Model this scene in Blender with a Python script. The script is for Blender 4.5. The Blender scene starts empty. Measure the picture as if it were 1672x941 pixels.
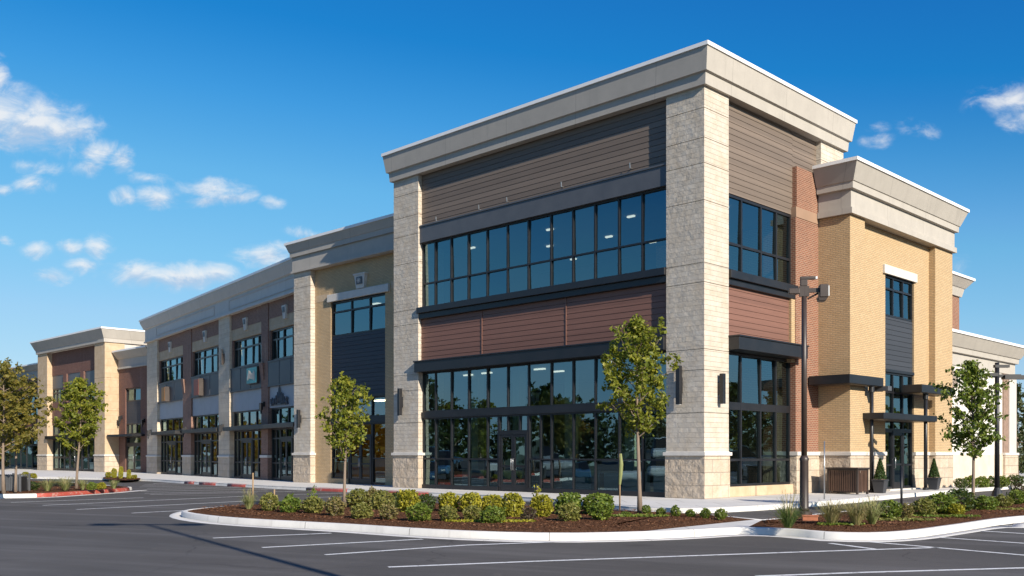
import bpy, math, random
import numpy as np
from mathutils import Vector, Matrix, noise
R = math.radians
sc = bpy.context.scene
COL = sc.collection

# ---------------------------------------------------------------- camera, world, sun, exposure
EYE = 1.5                                   # camera height above the paved walks (z = 0); the lot lies 0.15 lower
ROAD = -0.15
cam_data = bpy.data.cameras.new('camera')
cam = bpy.data.objects.new('camera', cam_data); COL.objects.link(cam); sc.camera = cam
cam.location = (0, 0, EYE); cam.rotation_euler = (R(90), 0, 0)
cam_data.sensor_width = 36.0; cam_data.lens = 36.0*1596/1672
cam_data.shift_y = (742-470.5)/1672
cam_data.clip_start = 0.1; cam_data.clip_end = 6000

SUN_AZ, SUN_EL = R(-57.5), R(26)            # mathematical azimuth: behind the camera to the right
sdir = Vector((math.cos(SUN_AZ)*math.cos(SUN_EL), math.sin(SUN_AZ)*math.cos(SUN_EL), math.sin(SUN_EL)))
sun_l = bpy.data.lights.new('sun', 'SUN'); sun_l.energy = 5.0; sun_l.angle = R(0.5); sun_l.color = (1.0, 0.915, 0.79)
sun = bpy.data.objects.new('sun', sun_l); COL.objects.link(sun)
sun.rotation_euler = (-sdir).to_track_quat('-Z', 'Y').to_euler()
sc.view_settings.view_transform = 'Standard'; sc.view_settings.look = 'None'
sc.view_settings.exposure = 0.55; sc.view_settings.gamma = 1.0; sc.view_settings.use_curve_mapping = False
sc.render.engine = 'CYCLES'
sc.cycles.use_denoising = True
sc.cycles.max_bounces = 8; sc.cycles.diffuse_bounces = 3; sc.cycles.glossy_bounces = 4
sc.cycles.transparent_max_bounces = 12; sc.cycles.transmission_bounces = 4
sc.cycles.sample_clamp_indirect = 6.0
sc.cycles.caustics_reflective = False; sc.cycles.caustics_refractive = False

class NT:
    """small helper to wire node trees"""
    def __init__(s, nt): s.nt = nt; s.n = nt.nodes; s.l = nt.links
    def add(s, t, **kw):
        nd = s.n.new(t)
        for k, v in kw.items(): setattr(nd, k, v)
        return nd
    def put(s, sock, v):
        if v is None: return
        if isinstance(v, bpy.types.NodeSocket): s.l.new(v, sock)
        else:
            if hasattr(sock.default_value, '__len__') and not isinstance(v, (int, float)):
                v = tuple(v)
                if len(sock.default_value) == 4 and len(v) == 3: v = v+(1,)
            sock.default_value = v
    def math(s, op, a, b=None, c=None, clamp=False):
        nd = s.add('ShaderNodeMath', operation=op, use_clamp=clamp)
        s.put(nd.inputs[0], a); s.put(nd.inputs[1], b); s.put(nd.inputs[2], c)
        return nd.outputs[0]
    def vmath(s, op, a, b=None):
        nd = s.add('ShaderNodeVectorMath', operation=op)
        s.put(nd.inputs[0], a)
        if b is not None: s.put(nd.inputs[1], b)
        return nd.outputs['Value'] if op in ('LENGTH', 'DOT_PRODUCT') else nd.outputs[0]
    def mix(s, f, a, b, blend='MIX'):
        nd = s.add('ShaderNodeMix', data_type='RGBA', blend_type=blend)
        s.put(nd.inputs[0], f); s.put(nd.inputs[6], a); s.put(nd.inputs[7], b)
        return nd.outputs[2]
    def ramp(s, f, stops):
        nd = s.add('ShaderNodeValToRGB'); cr = nd.color_ramp
        while len(cr.elements) < len(stops): cr.elements.new(0.5)
        for e, (p, c) in zip(cr.elements, stops):
            e.position = p; e.color = tuple(c)+(1,) if hasattr(c, '__len__') else (c, c, c, 1)
        s.put(nd.inputs[0], f)
        return nd.outputs[0]
    def sstep(s, v, a, b):
        nd = s.add('ShaderNodeMapRange', interpolation_type='SMOOTHSTEP')
        s.put(nd.inputs[0], v); nd.inputs[1].default_value = a; nd.inputs[2].default_value = b
        return nd.outputs[0]
    def noise(s, vec, scale, detail=4, rough=.55, dist=0):
        nd = s.add('ShaderNodeTexNoise'); s.put(nd.inputs['Vector'], vec)
        nd.inputs['Scale'].default_value = scale; nd.inputs['Detail'].default_value = detail
        nd.inputs['Roughness'].default_value = rough; nd.inputs['Distortion'].default_value = dist
        return nd.outputs[0]
    def voro(s, vec, scale, out='Distance', feature='F1'):
        nd = s.add('ShaderNodeTexVoronoi', feature=feature); s.put(nd.inputs['Vector'], vec)
        nd.inputs['Scale'].default_value = scale
        return nd.outputs[out]
    def sep(s, v): nd = s.add('ShaderNodeSeparateXYZ'); s.put(nd.inputs[0], v); return nd.outputs
    def comb(s, x, y, z):
        nd = s.add('ShaderNodeCombineXYZ'); s.put(nd.inputs[0], x); s.put(nd.inputs[1], y); s.put(nd.inputs[2], z)
        return nd.outputs[0]
    def bump(s, h, strength=1, dist=.01, normal=None):
        nd = s.add('ShaderNodeBump'); s.put(nd.inputs['Height'], h)
        nd.inputs['Strength'].default_value = strength; nd.inputs['Distance'].default_value = dist
        if normal is not None: s.put(nd.inputs['Normal'], normal)
        return nd.outputs[0]

world = bpy.data.worlds.new('World'); sc.world = world; world.use_nodes = True
def build_sky():
    k = NT(world.node_tree); k.n.clear()
    out = k.add('ShaderNodeOutputWorld'); bg = k.add('ShaderNodeBackground')
    k.l.new(bg.outputs[0], out.inputs[0])
    sky = k.add('ShaderNodeTexSky', sky_type='NISHITA', sun_disc=False, sun_elevation=SUN_EL,
                sun_rotation=math.pi/2-SUN_AZ, altitude=300, air_density=1.0, dust_density=0.25, ozone_density=4.0)
    hsv = k.add('ShaderNodeHueSaturation'); hsv.inputs['Saturation'].default_value = 1.12; hsv.inputs['Value'].default_value = 1.0
    k.l.new(k.mix(1.0, sky.outputs[0], (.80, 1.06, 1.12), 'MULTIPLY'), hsv.inputs['Color'])
    # a clear, deep autumn blue: the sky model's gradient passed through a tone curve per channel
    cv = k.add('ShaderNodeRGBCurve'); mp = cv.mapping; mp.use_clip = False; mp.extend = 'HORIZONTAL'
    for ci, pts in enumerate((((.0823, .014), (.105, .052), (.144, .132), (.20, .20), (.342, .345), (.6, .48), (1.6, .85)),
                              ((.2, .10), (.356, .232), (.434, .330), (.552, .462), (.75, .57), (1.1, .672), (1.6, .80)),
                              ((.3, .30), (.812, .631), (.956, .745), (1.15, .831), (1.4, .888), (1.6, .92)))):
        c = mp.curves[ci]
        c.points[0].location = (0, 0); c.points[1].location = (1, pts[-1][1]/1.6)
        for (px, py) in pts[:-1]: c.points.new(px/1.6, py/1.6)
        for q_ in c.points: q_.handle_type = 'VECTOR'
    mp.update()
    def scl(v, f): nd = k.add('ShaderNodeVectorMath', operation='SCALE'); k.put(nd.inputs[0], v); nd.inputs['Scale'].default_value = f; return nd.outputs[0]
    k.put(cv.inputs['Color'], scl(hsv.outputs[0], .167/1.6))
    lift = scl(cv.outputs[0], 1.6/.125/2**sc.view_settings.exposure)
    # clouds: small fair-weather cumulus, placed by direction (right = x/y, up = z/y)
    g = k.add('ShaderNodeTexCoord').outputs['Generated']
    x, y, z = k.sep(g)
    ys = k.math('MAXIMUM', y, 0.05)
    p = k.comb(k.math('DIVIDE', x, ys), k.math('DIVIDE', z, ys), 0.0)
    def pos(px, py): return ((px-836)/1596, (742-py)/1596, 0)
    wob = k.add('ShaderNodeTexNoise'); k.put(wob.inputs['Vector'], p); wob.inputs['Scale'].default_value = 24; wob.inputs['Detail'].default_value = 5
    wv = k.vmath('SUBTRACT', wob.outputs['Color'], (.5, .5, .5))
    sc_ = k.add('ShaderNodeVectorMath', operation='SCALE'); k.l.new(wv, sc_.inputs[0]); sc_.inputs['Scale'].default_value = .021
    q = k.vmath('ADD', p, sc_.outputs[0])
    blobs = [(-10, 185, 70, 42, 1), (50, 205, 80, 42, 1), (100, 212, 62, 28, 1), (160, 245, 45, 18, .8), (198, 262, 18, 24, .8), (145, 270, 30, 16, .7),
             (-6, 130, 18, 30, .9), (55, 272, 42, 15, .72), (50, 302, 32, 18, .75), (0, 312, 18, 10, .6),
             (205, 322, 22, 13, .72), (262, 320, 38, 17, .85), (245, 292, 36, 10, .55), (345, 308, 55, 15, .85), (375, 320, 40, 14, .85), (335, 328, 36, 10, .7),
             (446, 331, 24, 10, .7), (58, 405, 24, 15, .75), (118, 400, 24, 12, .72), (160, 400, 26, 19, .82), (135, 430, 26, 15, .74), (82, 451, 32, 12, .74), (8, 393, 14, 8, .6),
             (225, 448, 60, 20, .9), (300, 450, 70, 22, .95), (350, 447, 46, 18, .9), (440, 420, 56, 18, .9), (500, 378, 36, 9, .5),
             (1650, 165, 62, 28, .8), (1668, 190, 40, 25, .8), (1440, 229, 34, 14, .58), (1500, 214, 30, 14, .56), (1430, 205, 22, 8, .4), (1568, 440, 18, 16, .55), (1478, 195, 20, 8, .35)]
    tot = None; low = None
    for (px, py, rx, ry, a) in blobs:
        c = pos(px, py)
        d = k.vmath('SUBTRACT', q, c)
        d = k.vmath('DIVIDE', d, (rx/1596*1.5, ry/1596*1.55, 1))
        m = k.math('MULTIPLY', k.math('SUBTRACT', 1.0, k.vmath('LENGTH', d), clamp=True), a)
        # height inside the puff, weighted, so that the bases can be greyer
        hgt = k.math('MULTIPLY', k.sep(d)[1], m)
        tot = m if tot is None else k.math('MAXIMUM', tot, m)
        low = hgt if low is None else k.math('ADD', low, hgt)
    n1 = k.noise(k.vmath('MULTIPLY', p, (.75, 1.25, 1)), 34, 9, .64, .45)
    dens = k.math('ADD', k.math('MULTIPLY', tot, 1.25), k.math('MULTIPLY', k.math('SUBTRACT', n1, .5), 2.1))
    front = k.sstep(y, .05, .2)
    alpha = k.math('MULTIPLY', k.sstep(dens, .08, 1.3), front)
    alpha = k.math('MULTIPLY', alpha, k.sstep(tot, 0.0, .25))
    n2 = k.noise(k.vmath('MULTIPLY', k.vmath('ADD', p, (.006, .009, 0)), (.75, 1.25, 1)), 34, 9, .64, .45)
    lit = k.math('ADD', k.math('MULTIPLY', k.math('SUBTRACT', n1, n2), 2.2), k.math('MULTIPLY', low, 1.5))
    lit = k.sstep(lit, -.55, .35)
    cc = k.mix(lit, (2.7, 3.35, 4.3), (4.9, 4.95, 5.0))
    k.l.new(k.mix(k.math('MULTIPLY', alpha, .88), lift, cc), bg.inputs[0])
    bg.inputs[1].default_value = 0.125
build_sky()

# ---------------------------------------------------------------- materials
MATS = {}
def material(name, fn):
    if name not in MATS:
        m = bpy.data.materials.new(name); m.use_nodes = True
        k = NT(m.node_tree); k.n.clear()
        k.out = k.add('ShaderNodeOutputMaterial'); k.b = k.add('ShaderNodeBsdfPrincipled')
        k.l.new(k.b.outputs[0], k.out.inputs[0])
        k.obj = k.add('ShaderNodeTexCoord').outputs['Object']
        k.B = lambda **kw: [k.put(k.b.inputs[n.replace('_', ' ')], v) for n, v in kw.items()]
        fn(k); MATS[name] = m
    return MATS[name]
def wallvec(k):
    x, y, z = k.sep(k.obj)
    return k.comb(k.math('ADD', x, y), z, 0.0)
def brick_tex(k, vec, w, h, mortar, c1=(0, 0, 0), c2=(1, 1, 1), cm=(.5, .5, .5), smooth=.1, bias=0):
    nd = k.add('ShaderNodeTexBrick'); k.put(nd.inputs['Vector'], vec)
    nd.inputs['Scale'].default_value = 1; nd.inputs['Brick Width'].default_value = w; nd.inputs['Row Height'].default_value = h
    nd.inputs['Mortar Size'].default_value = mortar; nd.inputs['Mortar Smooth'].default_value = smooth; nd.inputs['Bias'].default_value = bias
    k.put(nd.inputs['Color1'], c1); k.put(nd.inputs['Color2'], c2); k.put(nd.inputs['Mortar'], cm)
    return nd.outputs['Color'], nd.outputs['Fac']
def paint(name, col, rough=.6, var=.12, metallic=0, scale=1.5, streak=0.0, joint=0):
    def f(k):
        n = k.noise(k.obj, scale, 5, .6)
        c = k.mix(k.ramp(n, [(.3, 0), (.7, 1)]), [v*(1-var) for v in col], [v*(1+var) for v in col])
        if streak:
            x, y, z = k.sep(k.obj)
            st = k.noise(k.comb(k.math('MULTIPLY', k.math('ADD', x, y), 5.0), k.math('MULTIPLY', z, .35), 0.0), 1.0, 4, .6)
            c = k.mix(k.math('MULTIPLY', k.sstep(st, .52, .8), streak), c, [v*.55 for v in col])
        if joint:                           # sealant joints between the panels
            x, y, z = k.sep(k.obj)
            jf = k.math('LESS_THAN', k.math('FRACT', k.math('DIVIDE', k.math('ADD', k.math('ADD', x, y), 100.9), joint)), .0055)
            c = k.mix(k.math('MULTIPLY', jf, .45), c, [v*.3 for v in col])
        k.B(Base_Color=c, Roughness=k.math('ADD', k.math('MULTIPLY', n, .2), rough-.1), Metallic=metallic)
        k.B(Normal=k.bump(k.noise(k.obj, 40, 3), .15, .004))
    return material(name, f)
def brick_mat(name, a, b, mortar_col, mort=.010):
    def f(k):
        v = wallvec(k)
        bc, bf = brick_tex(k, v, .215, .0725, mort, a, b, mortar_col)
        n = k.noise(k.obj, .55, 5, .65); n3 = k.noise(k.obj, 9, 3)
        c = k.mix(k.ramp(n, [(.3, .0), (.75, .28)]), bc, [x*.62 for x in a])
        c = k.mix(k.math('MULTIPLY', n3, .25), c, (0, 0, 0))
        x, y, z = k.sep(k.obj)
        st = k.noise(k.comb(k.math('MULTIPLY', k.math('ADD', x, y), 1.9), k.math('MULTIPLY', z, .22), 0.0), 1.0, 5, .65)
        c = k.mix(k.math('MULTIPLY', k.sstep(st, .55, .78), .30), c, [q*1.25 for q in mortar_col])
        c = k.mix(k.math('MULTIPLY', k.sstep(st, .42, .24), .30), c, [q*.45 for q in a])
        k.B(Base_Color=c, Roughness=.88)
        h = k.math('ADD', k.math('MULTIPLY', bf, -1.0), k.math('MULTIPLY', k.noise(k.obj, 30, 3), .6))
        k.B(Normal=k.bump(h, .8, .008))
    return material(name, f)
def stone_mat(name, w, h, a, b, rough_d, seam=.006):
    def f(k):
        wz = k.noise(k.obj, 1.3, 2)
        v = wallvec(k)
        bc, bf = brick_tex(k, v, w, h, seam, (0, 0, 0), (1, 1, 1), (.5, .5, .5), .3)
        n = k.noise(k.obj, 2.2, 6, .62); n4 = k.noise(k.obj, .5, 3)
        c = k.mix(k.sep(bc)[0], a, b)
        c = k.mix(k.ramp(n, [(.35, 0), (.72, .75)]), c, (a[0]*.78, a[1]*.70, a[2]*.60))
        c = k.mix(k.ramp(n4, [(.55, 0), (.75, .35)]), c, (.50, .36, .22))
        c = k.mix(k.math('MULTIPLY', bf, .55), c, (.24, .20, .16))
        k.B(Base_Color=c, Roughness=.9)
        hh = k.math('ADD', k.math('MULTIPLY', k.noise(k.vmath('ADD', k.obj, k.vmath('MULTIPLY', bc, (7, 5, 3))), 3.4, 5, .6), 1.0), k.math('MULTIPLY', bf, -.55))
        k.B(Normal=k.bump(hh, .75, rough_d))
    return material(name, f)
STONE = stone_mat('split_face_stone', .72, .172, (.585, .53, .45), (.525, .47, .395), .042, .004)
STONE_BASE = stone_mat('rock_face_base_stone', .98, .44, (.56, .47, .37), (.47, .39, .30), .13, .010)
TAN = brick_mat('tan_brick', (.68, .475, .255), (.60, .405, .205), (.40, .30, .19), .0125)
RED = brick_mat('red_brick', (.295, .110, .060), (.20, .072, .042), (.42, .30, .21), .011)
TANSTONE = stone_mat('tan_cast_stone', 1.2, .6, (.55, .42, .28), (.50, .38, .25), .02)
CORN = paint('cornice_stucco', (.42, .385, .335), .75, .06, streak=.22, joint=3.66)
CORN2 = paint('frieze_stucco', (.55, .50, .45), .8, .05, streak=.2)
COPING = paint('white_coping', (.80, .79, .77), .45, .03)
CASTW = paint('pale_cast_stone', (.60, .56, .50), .8, .08, scale=3)
GREYP = paint('grey_wall_panel', (.36, .37, .385), .6, .07, streak=.2)
BLACKM = paint('black_metal', (.013, .013, .015), .42, .25)
BANDM = paint('grey_metal_band', (.085, .088, .095), .45, .12)
BRONZE = paint('bronze_metal', (.045, .032, .026), .42, .25)
DARKIN = paint('dark_soffit', (.05, .045, .04), .8, .1)
def siding(name, col, var):
    def f(k):
        x, y, z = k.sep(k.obj)
        u = k.math('ADD', x, y)
        row = k.math('FLOOR', k.math('DIVIDE', z, .21))
        wn = k.add('ShaderNodeTexWhiteNoise', noise_dimensions='1D'); k.put(wn.inputs['W'], row)
        grain = k.noise(k.comb(k.math('MULTIPLY', u, .9), k.math('MULTIPLY', z, 26), row), 1.0, 5, .65)
        t = k.math('ADD', k.math('MULTIPLY', grain, .7), k.math('MULTIPLY', wn.outputs[0], .35))
        c = k.mix(t, [v*(1-var) for v in col], [v*(1+var) for v in col])
        k.B(Base_Color=c, Roughness=.62, Normal=k.bump(grain, .35, .004))
    return material(name, f)
SIDG = siding('grey_brown_boards', (.165, .126, .096), .38)
SIDR = siding('red_brown_boards', (.185, .090, .064), .42)
SIDN = siding('charcoal_boards', (.038, .042, .050), .3)
def glassf(k):
    fr = k.add('ShaderNodeFresnel'); fr.inputs[0].default_value = 1.55
    fac = k.math('ADD', .20, k.math('MULTIPLY', fr.outputs[0], .9), clamp=True)
    t = k.add('ShaderNodeBsdfTransparent'); t.inputs[0].default_value = (.50, .60, .56, 1)
    g = k.add('ShaderNodeBsdfGlossy'); g.inputs[0].default_value = (.52, .77, .85, 1); g.inputs[1].default_value = 0.004
    nv = k.noise(k.obj, .9, 2)
    k.l.new(k.bump(nv, .10, .02), g.inputs['Normal'])
    m = k.add('ShaderNodeMixShader'); k.put(m.inputs[0], fac); k.l.new(t.outputs[0], m.inputs[1]); k.l.new(g.outputs[0], m.inputs[2])
    k.l.new(m.outputs[0], k.out.inputs[0])
GLASS = material('tinted_window_glass', glassf)
def concretef(k):
    n = k.noise(k.obj, .8, 6, .65); n2 = k.noise(k.obj, 14, 4)
    bc, bf = brick_tex(k, k.obj, 1.8, 1.8, .012, (.5,)*3, (.56,)*3, (.2,)*3)
    c = k.mix(k.ramp(n, [(.3, 0), (.7, 1)]), (.56, .54, .505), (.68, .66, .62))
    c = k.mix(k.math('MULTIPLY', n2, .3), c, (.50, .48, .45))
    c = k.mix(k.math('MULTIPLY', bf, .6), c, (.16, .15, .14))
    k.B(Specular_IOR_Level=.2, Base_Color=c, Roughness=.85, Normal=k.bump(n2, .2, .004))
CONC = material('sidewalk_concrete', concretef)
def kerbf(k):
    uv = k.add('ShaderNodeTexCoord').outputs['UV']
    u = k.sep(uv)[0]
    fr = k.math('FRACT', k.math('DIVIDE', u, 3.1))
    j = k.math('LESS_THAN', fr, .006)
    n = k.noise(k.obj, 1.3, 6, .7); n2 = k.noise(k.obj, 18, 4)
    c = k.mix(k.ramp(n, [(.3, 0), (.7, 1)]), (.60, .58, .54), (.73, .705, .66))
    c = k.mix(k.math('MULTIPLY', n2, .35), c, (.52, .50, .46))
    st = k.noise(k.comb(k.math('MULTIPLY', u, 2.2), 0.0, 0.0), 1.0, 4, .7)
    c = k.mix(k.math('MULTIPLY', k.sstep(st, .52, .76), .42), c, (.26, .22, .18))
    c = k.mix(k.math('MULTIPLY', j, .75), c, (.10, .09, .08))
    k.B(Base_Color=c, Roughness=.85, Normal=k.bump(k.math('SUBTRACT', n2, j), .25, .006))
KERB = material('kerb_concrete', kerbf)
def redkerbf(k):
    n = k.noise(k.obj, 5, 6, .7)
    c = k.mix(k.sstep(n, .52, .66), (.36, .065, .045), (.42, .30, .25))
    k.B(Base_Color=c, Roughness=.6)
REDK = material('worn_red_kerb_paint', redkerbf)
def asphaltf(k):
    n = k.noise(k.obj, .22, 6, .62, .6); n2 = k.noise(k.obj, 60, 3, .7); n3 = k.noise(k.obj, 1.7, 5, .7, 1.0)
    x, y, z = k.sep(k.obj)
    # tyre-polished bands along the drive lanes
    d = k.math('ADD', k.math('MULTIPLY', x, .43), k.math('MULTIPLY', y, .90))
    st = k.noise(k.comb(k.math('MULTIPLY', d, .55), k.math('MULTIPLY', k.math('SUBTRACT', k.math('MULTIPLY', y, .43), k.math('MULTIPLY', x, .90)), .045), 0.0), 1.0, 5, .65, .7)
    c = k.mix(k.ramp(n, [(.32, 0), (.7, 1)]), (.074, .069, .064), (.105, .097, .090))
    c = k.mix(k.math('MULTIPLY', k.sstep(st, .48, .72), .55), c, (.165, .157, .148))
    c = k.mix(k.math('MULTIPLY', k.sstep(n3, .57, .74), .32), c, (.16, .14, .12))
    c = k.mix(k.math('MULTIPLY', k.sstep(n2, .60, .72), .6), c, (.15, .145, .14))
    c = k.mix(k.math('MULTIPLY', k.sstep(n2, .42, .30), .55), c, (.012, .012, .013))
    # a few hairline cracks and old oil spots
    cr = k.add('ShaderNodeTexVoronoi', feature='DISTANCE_TO_EDGE'); k.put(cr.inputs['Vector'], k.vmath('ADD', k.obj, k.vmath('MULTIPLY', (1, 1, 0), k.noise(k.obj, .8, 4)))); cr.inputs['Scale'].default_value = .11
    crk = k.math('MULTIPLY', k.math('LESS_THAN', cr.outputs[0], .0017), k.sstep(k.noise(k.obj, .13, 2), .40, .48))
    c = k.mix(k.math('MULTIPLY', crk, .3), c, (.014, .013, .013))
    oil = k.sstep(k.math('ADD', k.voro(k.obj, .33), k.math('MULTIPLY', k.noise(k.obj, 3, 4), .22)), .26, .13)
    c = k.mix(k.math('MULTIPLY', oil, .45), c, (.022, .020, .019))
    k.B(Specular_IOR_Level=.22, Base_Color=c, Roughness=k.math('SUBTRACT', .92, k.math('MULTIPLY', st, .22)), Normal=k.bump(n2, .7, .010))
ASPH = material('asphalt', asphaltf)
def linef(k):
    n = k.noise(k.obj, 7, 6, .75); n2 = k.noise(k.obj, 60, 3)
    w = k.math('MULTIPLY', k.sstep(n, .50, .68), .72)
    c = k.mix(w, (.72, .72, .70), (.10, .10, .10))
    k.B(Base_Color=c, Roughness=.7, Normal=k.bump(n2, .4, .006))
LINE = material('white_road_paint', linef)
def mulchf(k):
    v = k.voro(k.obj, 34, 'Color'); n = k.noise(k.obj, 1.2, 4); d = k.voro(k.obj, 34)
    c = k.ramp(k.sep(v)[0], [(0, (.060, .026, .013)), (.5, (.145, .066, .034)), (1, (.28, .145, .08))])
    c = k.mix(k.math('MULTIPLY', n, .4), c, (.03, .015, .010))
    k.B(Specular_IOR_Level=.05, Base_Color=c, Roughness=.95, Normal=k.bump(k.math('ADD', d, k.noise(k.obj, 25, 4)), 1, .05))
MULCH = material('bark_mulch', mulchf)
def earthf(k):
    n = k.noise(k.obj, .06, 6, .6); n2 = k.noise(k.obj, 2.5, 5)
    c = k.mix(n, (.05, .075, .025), (.10, .095, .045)); c = k.mix(k.math('MULTIPLY', n2, .4), c, (.04, .05, .02))
    k.B(Base_Color=c, Roughness=.95)
EARTH = material('grassy_earth', earthf)
def leaf_mat(name, a, b, c3=None, trans=.35):
    def f(k):
        ri = k.add('ShaderNodeNewGeometry').outputs['Random Per Island']
        st = [(0, a), (.55, b)] + [(1, c3 or b)]
        c = k.ramp(ri, st)
        k.B(Base_Color=c, Roughness=.5, Specular_IOR_Level=.35)
        t = k.add('ShaderNodeBsdfTranslucent'); k.l.new(k.mix(.5, c, (.30, .34, .03)), t.inputs[0])
        m = k.add('ShaderNodeMixShader'); m.inputs[0].default_value = trans
        k.l.new(k.b.outputs[0], m.inputs[1]); k.l.new(t.outputs[0], m.inputs[2]); k.l.new(m.outputs[0], k.out.inputs[0])
    return material(name, f)
L_MAPLE = leaf_mat('young_maple_leaves', (.13, .165, .022), (.23, .255, .032), (.34, .32, .04), .48)
L_DARK = leaf_mat('dark_leaves', (.030, .055, .014), (.052, .082, .020), (.085, .11, .025), .25)
L_OLIVE = leaf_mat('autumn_olive_leaves', (.15, .14, .03), (.24, .21, .042), (.33, .24, .05), .5)
L_YEL = leaf_mat('golden_leaves', (0.192, 0.198, 0.020), (0.339, 0.316, 0.029), (0.475, 0.407, 0.040), .4)
L_GRN = leaf_mat('boxwood_leaves', (0.079, 0.130, 0.020), (0.141, 0.198, 0.028), (0.226, 0.260, 0.040))
L_OLV = leaf_mat('olive_shrub_leaves', (0.130, 0.141, 0.034), (0.203, 0.209, 0.051), (0.294, 0.254, 0.068))
L_BRN = leaf_mat('brownish_shrub_leaves', (0.147, 0.113, 0.045), (0.226, 0.175, 0.062), (0.192, 0.203, 0.056))
L_PUR = leaf_mat('purple_shrub_leaves', (.05, .025, .025), (.10, .06, .045), (.10, .11, .05))
L_BLADE = leaf_mat('green_grass_blades', (.06, .11, .025), (.10, .16, .035), (.17, .19, .06))
L_STRAW = leaf_mat('straw_grass_blades', (.30, .25, .11), (.42, .35, .17), (.22, .24, .08))
L_PALE = leaf_mat('pale_grass_blades', (.20, .25, .08), (.32, .35, .14), (.42, .40, .20))
L_CONI = leaf_mat('conifer_leaves', (.025, .055, .018), (.045, .085, .022), (.07, .11, .03), .2)
L_PINE = leaf_mat('far_evergreen_leaves', (.028, .045, .016), (.048, .065, .020), (.075, .085, .025), .2)
L_ORNG = leaf_mat('orange_autumn_leaves', (.25, .10, .02), (.34, .17, .025), (.30, .22, .03))
def barkf(k):
    x, y, z = k.sep(k.obj)
    n = k.noise(k.comb(k.math('MULTIPLY', x, 14), k.math('MULTIPLY', y, 14), k.math('MULTIPLY', z, 4)), 1.5, 5, .6)
    k.B(Base_Color=k.mix(n, (.12, .085, .06), (.30, .23, .175)), Roughness=.9, Normal=k.bump(n, .6, .012))
BARK = material('tree_bark', barkf)
STAKE = paint('weathered_wood', (.30, .20, .11), .85, .2, scale=8)
CLAY = paint('brown_composite_slats', (.115, .062, .040), .6, .22, scale=3)
POT = paint('charcoal_planter', (.035, .037, .042), .5, .2)
STEEL = paint('brushed_steel', (.40, .41, .42), .32, .1, metallic=.8)
TEAL = paint('teal_sign_face', (.10, .42, .38), .5, .35, scale=2.2)
ORANGE = paint('ochre_sign_face', (.34, .15, .03), .55, .15)
RUST = paint('rust_red_sign_face', (.26, .055, .028), .55, .15)
INWALL = paint('interior_wall', (.20, .20, .18), .9, .08)
INFLOOR = paint('interior_floor', (.22, .21, .20), .5, .1)
INCEIL = paint('interior_ceiling', (.36, .36, .35), .9, .03)
INWARM = paint('warm_interior_wall', (.70, .34, .03), .8, .2)
COLUMN = paint('interior_column', (.50, .56, .47), .7, .05)
FURN = paint('pale_blue_counter', (.28, .42, .48), .5, .12)
BACKWALL = paint('plain_back_wall', (.40, .36, .31), .9, .06)
def lampf(k): k.B(Base_Color=(1, 1, 1), Emission_Color=(1, .95, .85), Emission_Strength=1.0)
LAMP = material('lit_ceiling_light', lampf)
def warmlampf(k): k.B(Base_Color=(1, 1, 1), Emission_Color=(1, .80, .48), Emission_Strength=9)
WARMLAMP = material('added_warm_light', warmlampf)  # warm lamps added to brighten the orange rooms behind the glass
def lensf(k): k.B(Base_Color=(.7, .72, .72), Roughness=.2)
LENS = material('lamp_lens', lensf)
CARW = paint('white_car_paint', (.70, .71, .72), .25, .03)
CARB = paint('blue_car_paint', (.06, .14, .26), .25, .05)
CARS = paint('silver_car_paint', (.42, .44, .46), .25, .05)
TYRE = paint('tyre_rubber', (.02, .02, .02), .8, .2)

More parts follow.
